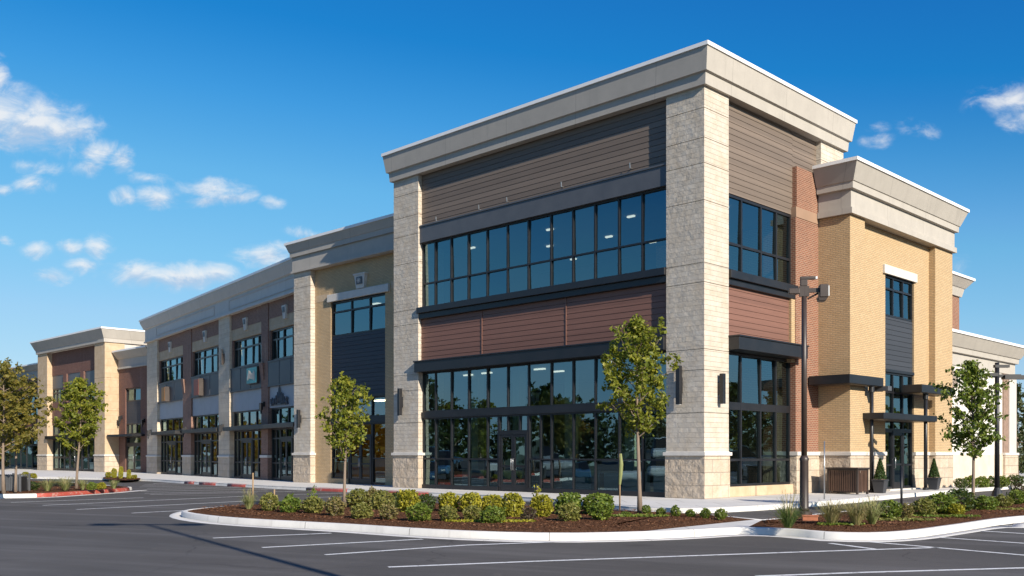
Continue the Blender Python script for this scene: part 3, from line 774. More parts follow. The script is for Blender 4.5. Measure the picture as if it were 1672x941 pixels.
m = MB(); FR.box(m, 6.17, 8.02, -.09, 1.4, 1.45, 1.60); bevel(part('cap', m, CASTW, rb), .012)
m = MB(); m.box(-16.6, -16.3, 1.5, 9.9, -.02, 14.3); m.box(-16.6, -1.9, 9.85, 10.1, -.02, 14.3); m.box(-16.3, -.36, .36, 9.85, 14.35, 14.55)
m.box(-16.3, -.4, .42, 9.85, 5.14, 7.44); m.box(-16.3, -.4, .42, 9.85, 10.98, 11.3)
part('back_wall', m, BACKWALL, mb_)
room(mb_, -16.28, -.42, .5, 9.5, 7.46, 10.96, {'at': [(x, y, .34, .11) for x, y in ((-14.2, 2.6), (-11.4, 4.8), (-9.2, 2.4), (-8.3, 5.2), (-7.6, 7.4), (-5.4, 3.0), (-4.6, 6.2), (-2.6, 2.2), (-2.0, 4.4), (-12.6, 7.8))], 'openR': 1})
room(mb_, -16.28, -.42, .5, 9.5, .012, 5.12, {'at': [(x, y, .6, .11) for x, y in ((-14.0, 2.2), (-12.6, 2.0), (-9.8, 3.6), (-9.6, 2.2), (-5.4, 1.9), (-4.0, 2.4), (-2.9, 4.6))], 'openR': 1})
for (cx_, cy_) in ((-13.6, 2.4), (-11.2, 2.6), (-8.0, 2.4), (-5.2, 2.8), (-2.4, 2.6)):
    m = MB(); m.box(cx_-.2, cx_+.2, cy_-.2, cy_+.2, .012, 5.12); part('interior_column', m, COLUMN, mb_)
for i, (cx_, w_) in enumerate(((-12.9, 1.5), (-10.7, 1.1), (-6.9, 1.6), (-4.6, 1.9), (-2.6, 1.2))):
    c_ = thing('display_counter', ['pale blue display counter behind the glass left of the corner entrance', 'narrow pale blue counter just inside the corner entrance doors', 'pale blue counter inside, right of the corner entrance doors', 'longest pale counter inside, behind the young tree', 'short pale counter inside, next to the corner pier'][i], 'counter', (0, 0, 0))
    M_ = Matrix.Translation(MAINLOC) @ Matrix.Rotation(TH, 4, 'Z')
    c_.location = M_ @ Vector((cx_, 1.7, .012)); c_.rotation_euler = (0, 0, TH)
    m = MB(); m.box(-w_/2+.05, w_/2-.05, -.27, .27, 0, .78); m.box(-w_/2+.1, w_/2-.1, -.285, -.27, .1, .7); part('cabinet', m, FURN, c_)
    m = MB(); m.box(-w_/2, w_/2, -.32, .32, .78, .84); part('top', m, CASTW, c_)
wall_lamp(mb_, FL, -.91, 3.2, 4.52); wall_lamp(mb_, FR, .86, 3.22, 4.25); wall_lamp(mb_, FL, -16.0, 3.24, 4.46)

# ---------------------------------------------------------------- the tan brick tower beside it
TW = thing('brick_tower', 'tan brick entrance tower with flared pale cornice, right of the corner building', 'building', MAINLOC, TH)
TX = 1.29; FT = Face('R', TX)
pier(TW, -.6, TX, 8.02, 9.29, 10.85, [], TAN, STONE_BASE, 1.45, .05)
pier(TW, -.6, TX, 16.32, 18.32, 10.85, [], TAN, STONE_BASE, 1.45, .05)
cornice(TW, [(.02, 8.02), (TX, 8.02), (TX, 18.32), (-7.5, 18.32)], 12.74, [(.52, 12.61), (.26, 11.96), (.22, 11.94), (.21, 11.69), (.07, 11.67), (.07, 11.0), (.15, 10.98), (.15, 10.75)])
m = MB(); D0 = .28
FT.box(m, 9.29, 11.80, D0, D0+.35, 1.55, 10.85); FT.box(m, 14.70, 16.32, D0, D0+.35, 1.55, 10.85); FT.box(m, 11.80, 14.70, D0, D0+.35, 8.97, 10.85)
part('wall', m, TAN, TW)
m = MB(); FT.box(m, 9.29, 11.80, D0-.03, D0+.35, -.02, 1.45); FT.box(m, 14.70, 16.32, D0-.03, D0+.35, -.02, 1.45)
part('base', m, STONE_BASE, TW)
m = MB(); FT.box(m, 9.33, 11.80, D0-.09, D0+.3, 1.45, 1.60); FT.box(m, 14.70, 16.28, D0-.09, D0+.3, 1.45, 1.60); bevel(part('cap', m, CASTW, TW), .012)
m = MB(); FT.box(m, 11.55, 14.85, D0-.10, D0+.2, 8.97, 9.34); bevel(part('lintel', m, CASTW, TW), .015)
glazing(TW, FT, 11.82, 14.68, 7.26, 8.96, [12.72, 13.72], [8.42], d=D0+.06, bar=.08)
boards(TW, FT, 11.80, 14.70, 5.05, 7.25, SIDN, D0+.06)
m = MB(); FT.box(m, 11.80, 14.70, D0-.02, D0+.2, 4.93, 5.05); part('metal_band', m, BLACKM, TW)
glazing(TW, FT, 11.82, 14.68, 3.14, 4.93, [12.72, 13.72], [4.1], d=D0+.06, bar=.08)
glazing(TW, FT, 11.82, 14.68, 2.5, 3.14, [12.72, 13.72], [], d=D0+.06, bar=.08)
glazing(TW, FT, 11.82, 12.66, .06, 2.5, [], [1.05], d=D0+.06, bar=.08); glazing(TW, FT, 13.74, 14.68, .06, 2.5, [], [1.05], d=D0+.06, bar=.08)
door(TW, FT, 12.66, 13.74, .05, 2.5, 1, D0+.06)
m = MB(); FT.box(m, 11.7, 14.8, D0-.25, D0+.1, -.02, .05); part('doorstep', m, CASTW, TW)
m = MB(); m.box(-8, -.62, 8.2, 18.2, -.02, 10.9); m.box(-7.8, 1.0, 8.3, 18.2, 11.7, 11.9); part('back_wall', m, TAN, TW)
room(TW, -.55, .6, 11.7, 14.8, .055, 4.95, {'at': [], 'openR': 1}); 
# canopies on posts
def canopy(parent, boxes, label=None):
    m = MB(); t = MB()
    for (x0, x1, y0, y1, z0, z1) in boxes: m.box(x0, x1, y0, y1, z0, z1)
    o = bevel(part('canopy', m, BLACKM, parent, label=label), .012)
    for (x0, x1, y0, y1, z0, z1) in boxes: t.box(x0+.05, x1-.05, y0+.05, y1-.05, z0-.02, z0-.002)
    part('soffit', t, BRONZE, o)
    return o
c1 = canopy(TW, [(.04, TX+.42, 7.12, 8.015, 4.18, 4.52), (TX+.005, TX+.42, 8.015, 10.05, 4.18, 4.52)])
c2 = canopy(TW, [(TX+.005, TX+.85, 12.75, 16.1, 4.07, 4.40)])
c3 = canopy(TW, [(TX-.26, TX+.85, 9.1, 14.35, 2.88, 3.12)])
def post(parent, x, y, z1):
    m = MB(); m.tube([(x, y, -.01), (x, y, z1)], .075, 12); o = part('canopy_post', m, BLACKM, parent, True)
    q = MB(); q.tube([(x, y, z1-.25), (x, y, z1-.02)], .11, 12); q.tube([(x, y, -.005), (x, y, .10)], .12, 12); part('collar', q, BLACKM, o)
post(TW, TX+.25, 9.35, 4.18); post(TW, TX+.6, 13.75, 4.07)
m = MB(); FT.box(m, 10.0, 10.28, -.30, .0, 4.0, 4.22); FT.box(m, 10.0, 10.35, -.62, -.30, 4.02, 4.2); part('floodlight', m, BANDM, TW)

# ---------------------------------------------------------------- blocks behind the tower
RW = thing('white_block', 'low white stucco block with pale cornice beyond the brick tower', 'building', MAINLOC, TH)
FB = Face('R', .3)
m = MB(); m.box(-7, .3, 18.36, 29.8, 1.5, 5.85); m.box(-6.8, .1, 18.5, 29.6, 6.7, 6.85); part('wall', m, paint('white_stucco', (.70, .66, .60), .85, .05, streak=.2), RW)
cornice(RW, [(.3, 18.36), (.3, 29.8), (-7, 29.8)], 7.40, [(.60, 7.27), (.28, 6.72), (.22, 6.70), (.20, 6.45), (.06, 6.43), (.06, 5.85)])
m = MB(); m.box(-7, .36, 18.36, 29.86, -.02, 1.5); part('base', m, paint('buff_base_stucco', (.60, .50, .39), .85, .12), RW)
m = MB(); FB.box(m, 28.75, 29.9, -.12, .3, 1.5, 5.84); rp = part('pier', m, CORN2, RW); m = MB(); FB.box(m, 27.9, 30.0, -.18, .3, -.02, 1.45); part('base', m, STONE_BASE, rp)
m = MB(); FB.box(m, 28.0, 28.75, -.07, .3, 1.5, 5.84); part('brick_panel', m, paint('dull_brown_brick', (.26, .175, .13), .9, .2, scale=5), RW)
m = MB(); FB.box(m, 27.85, 30.05, -.22, .3, 1.45, 1.58); bevel(part('cap', m, CASTW, rp), .012)
m = MB(); FB.box(m, 19.2, 21.6, -.04, .05, 4.75, 5.55); part('vent_louver', m, paint('louver', (.30, .24, .19), .7, .1), RW)
RBK = thing('rear_brick_block', 'red brick upper storey with white cornice rising behind the brick tower', 'building', MAINLOC, TH)
m = MB(); m.box(-9.5, -1.5, 18.4, 26.8, -.02, 10.2); part('wall', m, RED, RBK)
cornice(RBK, [(-1.5, 18.4), (-1.5, 26.8), (-9.5, 26.8)], 11.0, [(.58, 10.87), (.25, 10.45), (.2, 10.42), (.1, 10.0)])

# ---------------------------------------------------------------- tan block joining the corner building
MD = thing('tan_brick_block', 'tan brick block with one tall window bay, left of the corner building', 'building', MAINLOC, TH)
YM = 1.33; FM = Face('L', YM)
pier(MD, -26.88, -25.31, YM, YM+1.3, 11.26, [3.4, 5.2, 7.4, 9.2, 10.4])
m = MB(); D1 = .28
FM.box(m, -25.31, -23.87, D1, D1+.35, .0, 11.3); FM.box(m, -19.32, -16.64, D1, D1+.35, .0, 11.3); FM.box(m, -23.87, -19.32, D1, D1+.35, 9.38, 11.3)
part('wall', m, TAN, MD)
m = MB()
for a0, a1 in ((-25.31, -23.95), (-18.85, -16.64)): FM.box(m, a0, a1, D1-.012, D1+.1, 9.50, 9.86)
part('stone_band', m, TANSTONE, MD)
m = MB(); FM.box(m, -24.05, -18.95, D1-.12, D1+.2, 9.38, 9.76); bevel(part('lintel', m, CASTW, MD), .015)
m = MB(); A0 = -21.58
m.hexa([FM.p(A0+.12, D1-.16, 9.78), FM.p(A0+.74, D1-.16, 9.78), FM.p(A0+.74, D1, 9.78), FM.p(A0+.12, D1, 9.78), FM.p(A0, D1-.2, 10.45), FM.p(A0+.86, D1-.2, 10.45), FM.p(A0+.86, D1, 10.45), FM.p(A0, D1, 10.45)])
FM.box(m, A0-.05, A0+.91, D1-.24, D1, 10.45, 10.52)
ks = part('keystone', m, CASTW, MD); m = MB(); FM.box(m, A0+.20, A0+.66, D1-.225, D1-.17, 9.98, 10.34); part('keystone_panel', m, BANDM, ks)
m = MB()
for i in range(4):
    an = i*math.pi/4; dx, dz = math.cos(an)*.16, math.sin(an)*.13
    m.tube([FM.p(A0+.43-dx, D1-.23, 10.16-dz), FM.p(A0+.43+dx, D1-.23, 10.16+dz)], .02, 5)
part('keystone_relief', m, CASTW, ks)
glazing(MD, FM, -23.86, -19.33, 7.58, 9.37, [-22.19, -20.66], [8.84], d=D1+.08, bar=.09)
boards(MD, FM, -23.87, -19.32, 4.50, 7.57, SIDN, D1+.06)
m = MB(); FM.box(m, -23.87, -19.32, D1, D1+.2, 3.06, 3.36); FM.box(m, -23.87, -19.32, D1, D1+.2, 4.36, 4.5); part('transom_beam', m, BLACKM, MD)
glazing(MD, FM, -23.86, -19.33, 3.36, 4.36, [-22.4, -20.5], [], d=D1+.08)
glazing(MD, FM, -23.86, -22.42, .25, 3.06, [], [1.3], d=D1+.08); glazing(MD, FM, -20.48, -19.33, .05, 3.06, [], [1.3], d=D1+.08); glazing(MD, FM, -22.42, -20.48, 2.42, 3.06, [-21.45], [], d=D1+.08)
door(MD, FM, -22.4, -20.5, 0, 2.42, 2, D1+.08)
m = MB(); FM.box(m, -23.87, -22.42, D1, D1+.3, -.02, .25); part('sill_wall', m, TAN, MD)
cornice(MD, [(-26.88, 9), (-26.88, YM), (-16.64, YM)], 12.85, [(.34, 12.72), (.20, 12.34), (.17, 12.32), (.16, 12.06), (.07, 12.12), (.07, 11.34), (.13, 11.32), (.13, 11.22)])
m = MB(); m.box(-26.7, -16.64, 8.0, 8.3, -.02, 12.2); m.box(-26.85, -26.5, YM+1.3, 8, -.02, 12.2); m.box(-26.5, -16.64, YM+.7, 8, 11.9, 12.1); m.box(-26.5, -16.64, YM+.66, 8, 4.38, 7.5); m.box(-26.5, -16.64, YM+.66, 8, 9.5, 9.7); part('back_wall', m, BACKWALL, MD)
room(MD, -25.2, -16.7, YM+.7, 7.9, .012, 4.36, {'at': [(-22.5, YM+2.5, .9, .25), (-20.2, YM+4.0, .9, .25)]}, INWARM)
room(MD, -25.2, -16.7, YM+.7, 7.9, 7.52, 9.48, {'at': [(-22.9, YM+2.5, .5, .25)]})
wall_lamp(MD, FM, -26.2, 2.9, 3.88)

# ---------------------------------------------------------------- the long storefront wing
A_, B_ = (-11.757, 52.7), (-28.53, 76.4)
TW2 = math.atan2(A_[1]-B_[1], A_[0]-B_[0]); WLOC = (A_[0]-math.sin(TW2)*.45, A_[1]+math.cos(TW2)*.45, 0)
WSTONE = stone_mat('tan_wing_stone', .9, .3, (.70, .59, .45), (.62, .52, .40), .03)  # tan stone, its colour made paler and warmer in place of missing sunlight
WRED = brick_mat('dusky_red_brick', (.30, .150, .105), (.21, .098, .070), (.40, .30, .23))
WCORN = paint('wing_cornice_stucco', (.60, .555, .49), .75, .05, streak=.2, joint=3.66)  # cornice stucco lightened to stand for sun that barely reaches the wing
WG = thing('storefront_wing', 'long two-storey storefront wing of red brick and stone with grey panels', 'building', WLOC, TW2)
FW = Face('L', 0.0)
PIERS = ((-30.74, -27.85), (-13.54, -11.46))
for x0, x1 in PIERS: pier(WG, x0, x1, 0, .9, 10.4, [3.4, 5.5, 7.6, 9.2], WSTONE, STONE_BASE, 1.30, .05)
BAYS = ((-27.85, -21.55), (-19.62, -13.54), (-11.46, -6.18), (-5.11, .0))
for x0, x1 in ((-21.55, -19.62), (-6.18, -5.11)):
    m = MB(); m.box(x0, x1, .08, .9, 1.45, 10.4); o = part('pier', m, WRED, WG)
    m = MB(); m.box(x0-.04, x1+.04, .04, .9, -.02, 1.30); part('base', m, WRED if x0 > -10 else STONE_BASE, o)
    m = MB(); m.box(x0-.08, x1+.08, .0, .9, 1.30, 1.45); bevel(part('cap', m, CASTW, o), .01)
    m = MB(); m.hexa([(x0+.1, .04, 5.9), (x0+.5, .04, 5.9), (x0+.5, .08, 5.9), (x0+.1, .08, 5.9), (x0, -.08, 6.9), (x0+.55, -.08, 6.9), (x0+.55, .08, 6.9), (x0, .08, 6.9)]); part('corbel', m, WRED, o)
DW = .25
for bi, (x0, x1) in enumerate(BAYS):
    m = MB(); FW.box(m, x0, x1, DW-.12, DW+.3, 9.4, 10.4); part('wall', m, WRED, WG)
    m = MB(); FW.box(m, x0, x1, DW-.10, DW+.3, 8.72, 9.4); part('stone_band', m, TANSTONE, WG)
    w = x1-x0; ins = .16
    m = MB(); FW.box(m, x0, x0+ins, DW-.1, DW+.3, 6.9, 8.72); FW.box(m, x1-ins, x1, DW-.1, DW+.3, 6.9, 8.72); part('wall', m, WRED, WG)
    glazing(WG, FW, x0+ins, x1-ins, 6.95, 8.71, [x0+ins+(w-2*ins)*f for f in (.16, .36, .64, .84)], [8.15], d=DW+.02, bar=.10)
    m = MB(); FW.box(m, x0, x1, DW-.16, DW+.2, 5.48, 6.9); FW.box(m, x0, x1, DW-.2, DW, 6.86, 6.94); FW.box(m, x0, x1, DW-.2, DW, 5.44, 5.52)
    for f in (.33, .66): FW.box(m, x0+w*f-.02, x0+w*f+.02, DW-.175, DW, 5.52, 6.86)
    part('dark_panel', m, BANDM if False else paint('dark_grey_panel', (.055, .058, .066), .5, .15), WG)
    m = MB(); FW.box(m, x0, x1, DW-.06, DW+.2, 4.2, 5.46); part('sign_panel', m, GREYP, WG)
    glazing(WG, FW, x0+.1, x1-.1, 3.22, 4.2, [x0+w*f for f in (.25, .5, .75)], [], d=DW+.02, bar=.09)
    a, b = x0+w*.27, x0+w*.62
    glazing(WG, FW, x0+.1, a, .05, 3.0, [x0+.1+(a-x0)*.5], [2.42, 1.0], d=DW+.02, bar=.09); glazing(WG, FW, b, x1-.1, .05, 3.0, [b+(x1-b)*.5], [2.42, 1.0], d=DW+.02, bar=.09)
    glazing(WG, FW, a, b, 2.42, 3.0, [(a+b)/2], [], d=DW+.02, bar=.09); door(WG, FW, a+.02, b-.02, 0, 2.42, 2, DW+.02)
    m = MB(); cx_ = x0+w*.5
    m.hexa([FW.p(cx_-.16, DW-.22, 9.15), FW.p(cx_+.16, DW-.22, 9.15), FW.p(cx_+.16, DW-.1, 9.15), FW.p(cx_-.16, DW-.1, 9.15), FW.p(cx_-.30, DW-.26, 9.9), FW.p(cx_+.30, DW-.26, 9.9), FW.p(cx_+.30, DW-.1, 9.9), FW.p(cx_-.30, DW-.1, 9.9)])
    ks = part('keystone', m, CASTW, WG); m = MB(); FW.box(m, cx_-.13, cx_+.13, DW-.28, DW-.2, 9.5, 9.8); part('keystone_panel', m, BANDM, ks)
for (x0, x1) in ((-28.2, -21.9), (-20.2, -12.9), (-11.6, -4.6), (-4.3, .1)):
    m = MB(); FW.box(m, x0, x1, -.55 if x0 > -5 else -.4, DW+.1, 2.98, 3.22); c = bevel(part('canopy', m, BLACKM if x0 < -5 else BRONZE, WG), .012)
for a in (-29.5, -20.7, -12.6, -5.6): lantern(WG, FW, a, 2.95 if a != -5.6 else 4.1, 0 if a in (-29.5, -12.6) else .08)
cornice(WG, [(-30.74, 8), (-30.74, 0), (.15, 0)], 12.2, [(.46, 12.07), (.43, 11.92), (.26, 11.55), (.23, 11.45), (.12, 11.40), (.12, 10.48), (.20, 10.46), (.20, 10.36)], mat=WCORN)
m = MB()
for x0, x1 in ((-27.6, -14.0), (-11.2, -.2)):
    for (a0, a1, z0, z1) in ((x0, x1, 10.62, 10.68), (x0, x1, 11.2, 11.26), (x0, x0+.06, 10.68, 11.2), (x1-.06, x1, 10.68, 11.2)): FW.box(m, a0, a1, -.155, -.12, z0, z1)
part('frieze_moulding', m, CORN2, WG)
m = MB(); FW.box(m, -12.9, -12.4, -.08, 0, 7.4, 8.0); FW.box(m, -12.75, -12.55, -.14, -.08, 7.3, 8.3); part('louver', m, BRONZE, WG)
m = MB(); m.box(-30.7, 0, 8.8, 9.0, -.02, 11.5); m.box(-30.7, -30.4, .9, 8.8, -.02, 11.5); m.box(-30.4, 0, .8, 8.8, 11.2, 11.4); m.box(-30.4, 0, .75, 8.8, 4.22, 6.9); m.box(-30.4, 0, .75, 8.8, 8.74, 8.9); part('back_wall', m, BACKWALL, WG)
for bi, (x0, x1) in enumerate(BAYS):
    room(WG, x0-.7, x1+.3, .8, 6.0, .012, 4.2, {'at': [(x0+1.4, 2.4, .9, .25), (x1-1.2, 3.6, .9, .25)]}, INWARM if bi < 3 else INWALL)
room(WG, -30.2, -.1, .8, 6.0, 6.92, 8.72, None)
WM = Matrix.Translation(WLOC) @ Matrix.Rotation(TW2, 4, 'Z')
def wall_sign(name, label, x, z, w, h, dep, mat, cat='sign', d=DW-.16):
    o = thing(name, label, cat, tuple(WM @ Vector((x, d, z))), TW2)
    m = MB(); m.box(-w/2, w/2, -dep, -.004, 0, h); bevel(part('sign_box', m, BRONZE, o), .01)
    f = MB(); f.box(-w/2+.05, w/2-.05, -dep-.012, -dep, .05, h-.05); part('sign_face', f, mat, o)
    return o
wall_sign('wall_sign', 'small ochre box sign on the dark panel, leftmost bay of the wing', -25.3, 5.45, .95, 1.12, .35, ORANGE)
wall_sign('wall_sign', 'rust red box sign on the dark panel above the second storefront', -17.4, 5.5, 1.1, 1.18, .35, RUST)
ts = wall_sign('wall_sign', 'square teal picture sign with pale swirls on the dark wing panel', -7.4, 5.75, 1.75, 1.02, .14, TEAL, d=DW-.16)
m = MB()
for i in range(7):
    t = i/6; m.tube([(-.6+1.1*t, -.165, .25+.12*math.sin(4*t)), (-.5+1.0*t, -.165, .48+.2*math.sin(3+3*t)), (-.35+.8*t, -.165, .72+.1*math.cos(5*t))], .045, 5)
part('sign_picture', m, CASTW, ts)
ls = thing('lettering_sign', 'dark metal lettering sign of tall tangled strokes on the grey panel', 'sign', tuple(WM @ Vector((-3.55, DW-.07, 4.30))), TW2)
rs = random.Random(5)
m = MB()
for i in range(17):
    x = -1.25+2.5*i/16+rs.uniform(-.05, .05); h = .35+.55*math.exp(-((x-.05)/.65)**2)+rs.uniform(-.12, .12)
    lean = rs.uniform(-.12, .12); m.tube([(x, -.05, .02+rs.uniform(0, .15)), (x+lean, -.06, h*.55), (x-lean*.6, -.05, h)], [.045, .06, .03], 6)
    if i % 2: m.tube([(x-.14, -.05, h*.3), (x, -.06, h*.5), (x+.14, -.05, h*.28)], .035, 6)
m.tube([(.05, -.05, .8), (.05, -.05, 1.22)], .03, 6)
m.box(-1.3, 1.3, -.04, -.003, .02, .10)
part('lettering', m, BANDM, ls)

# ---------------------------------------------------------------- the far end: link and end block
DRED = brick_mat('deep_red_brick', (.185, .066, .044), (.125, .046, .033), (.28, .20, .16))
DXF, DYF = -2.85, 1.2                     # the far blocks stand a little further back than the first survey
FARLOC = (MAINLOC[0]+DXF*math.cos(TH)-DYF*math.sin(TH), MAINLOC[1]+DXF*math.sin(TH)+DYF*math.cos(TH), 0)
LK = thing('brick_link', 'low red brick link building with one narrow door between the wing and end block', 'building', FARLOC, TH)
YL = 6.7; FK = Face('L', YL)
m = MB(); FK.box(m, -61.15, -59.9, 0, .4, -.02, 8.8); FK.box(m, -57.0, -54.8, 0, .4, -.02, 8.8); FK.box(m, -59.9, -57.0, 0, .4, 7.05, 8.8); m.box(-61.1, -54.8, YL+5, YL+5.3, -.02, 9.2); m.box(-61.1, -54.8, YL+.4, YL+5, 9.2, 9.4)
part('wall', m, DRED, LK)
cornice(LK, [(-61.1, YL), (-54.8, YL)], 10.25, [(.6, 10.12), (.2, 9.62), (.16, 9.58), (.08, 9.55), (.08, 8.86), (.16, 8.84), (.16, 8.72)])
glazing(LK, FK, -59.9, -57.0, 5.9, 7.05, [-58.45], [], d=.1, bar=.12); boards(LK, FK, -59.9, -57.0, 4.1, 5.9, SIDN, .1)
glazing(LK, FK, -59.9, -57.0, 3.15, 4.1, [-59.0, -58.0], [], d=.1, bar=.12); glazing(LK, FK, -59.9, -57.0, 2.35, 3.0, [], [], d=.1, bar=.12); door(LK, FK, -59.85, -57.05, 0, 2.35, 2, .1)
m = MB(); FK.box(m, -61.0, -56.2, -1.1, .0, 2.98, 3.15); part('canopy', m, BLACKM, LK)
lantern(LK, FK, -60.5, 4.3); lantern(LK, FK, -56.2, 3.9)
room(LK, -60.5, -56.5, YL+.5, YL+4.8, .012, 8.7)
EB = thing('end_block', 'distant two-storey end block with tan piers, red brick and white cornice', 'building', FARLOC, TH)
YF = 5.51; FE = Face('L', YF)
for x0, x1 in ((-76.49, -74.1), (-63.3, -61.2)): pier(EB, x0, x1, YF, YF+1.7, 11.0, [5.2, 8.0], TANSTONE, STONE_BASE, 1.35, .06)
m = MB(); d = .45
FE.box(m, -74.1, -63.3, d, d+.4, 8.85, 11.0); FE.box(m, -74.1, -63.3, d, d+.4, 4.3, 6.3)
part('wall', m, DRED, EB)
bays = ((-74.1, -71.2), (-70.4, -67.3), (-66.5, -63.3))
for (x0, x1) in bays:
    m = MB(); FE.box(m, x0, x1, d+.04, d+.3, 7.65, 8.85); part('dark_panel', m, BANDM, EB)
    glazing(EB, FE, x0, x1, 6.3, 7.65, [x0+(x1-x0)*f for f in (.33, .66)], [7.2], d=d+.06, bar=.14)
m = MB(); FE.box(m, -71.2, -70.4, d-.1, d+.3, 6.3, 8.85); FE.box(m, -67.3, -66.5, d-.1, d+.3, 6.3, 8.85); part('brick_mullion', m, DRED, EB)
glazing(EB, FE, -74.1, -63.3, 3.2, 4.3, [-74.1+10.8*f for f in (.12, .25, .38, .5, .62, .75, .88)], [], d=d+.06, bar=.14)
m = MB(); FE.box(m, -74.3, -63.2, d-.6, d+.2, 2.9, 3.2); part('canopy', m, BLACKM, EB)
glazing(EB, FE, -74.1, -70.1, .05, 2.9, [-72.8, -71.4], [1.2], d=d+.06, bar=.14); glazing(EB, FE, -67.3, -63.3, .05, 2.9, [-66, -64.7], [1.2], d=d+.06, bar=.14); door(EB, FE, -70.05, -67.35, 0, 2.9, 2, d+.06)
cornice(EB, [(-76.49, 14), (-76.49, YF), (-61.2, YF), (-61.2, 15)], 12.2, [(.5, 12.07), (.18, 11.35), (.14, 11.3), (.12, 11.0)])
m = MB(); m.box(-61.6, -61.25, YF+1.7, 15, -.02, 11.0); m.box(-76.4, -61.6, 14.7, 15, -.02, 11.0); m.box(-76.4, -76, YF+1.7, 14.7, -.02, 11); m.box(-76, -61.6, YF+.9, 14.7, 11.1, 11.3); part('back_wall', m, CORN2, EB)
room(EB, -74.2, -63.2, YF+1.0, YF+7, .012, 4.3); room(EB, -74.2, -63.2, YF+1.0, YF+7, 6.25, 8.8)
OB = thing('outer_block', 'farthest low brick block with pale cornice at the left end', 'building', FARLOC, TH)
FO = Face('L', 6.6)
m = MB(); FO.box(m, -96, -76.5, 0, .4, 7.4, 9.0); FO.box(m, -96, -76.5, 0, .4, 3.2, 5.2); m.box(-96, -76.5, 14, 14.3, -.02, 9.4); m.box(-96, -95.6, 7, 14, -.02, 9.4); m.box(-95.6, -76.5, 7.0, 14, 9.3, 9.5); part('wall', m, DRED, OB)
cornice(OB, [(-96, 13), (-96, 6.6), (-76.5, 6.6)], 10.4, [(.5, 10.27), (.2, 9.8), (.1, 9.75), (.1, 9.0)])
glazing(OB, FO, -96, -76.5, 5.2, 7.4, [-96+19.5*i/14 for i in range(1, 14)], [6.6], d=.1, bar=.16); glazing(OB, FO, -96, -76.5, 0, 3.2, [-96+19.5*i/12 for i in range(1, 12)], [2.4], d=.1, bar=.16)
room(OB, -95.5, -76.6, 7.2, 13.5, .012, 9.2)

# ---------------------------------------------------------------- plants
def leaf_arrays(C, rs, length, width, nrm=None, droop=0.0):
    """one rhombus leaf per centre in C; returns verts and faces"""
    n = len(C)
    t = rs.normal(size=(n, 3)); t[:, 2] -= droop; t /= np.linalg.norm(t, axis=1)[:, None]
    b = rs.normal(size=(n, 3)); b -= (b*t).sum(1)[:, None]*t; b /= np.linalg.norm(b, axis=1)[:, None]
    L = length*(.5+1.0*rs.random(n))[:, None]; W = width*(.5+1.0*rs.random(n))[:, None]
    nn = np.cross(t, b)
    P = np.stack([C-t*L*.5, C+b*W*.5+nn*W*.12, C+t*L*.5, C-b*W*.5+nn*W*.12], 1).reshape(-1, 3)
    Fc = np.arange(n*4).reshape(n, 4)
    return P, Fc
def mesh_np(name, P, Fc, mat):
    me = bpy.data.meshes.new(name); me.from_pydata(P.tolist(), [], Fc.tolist()); me.materials.append(mat); me.update(); return me

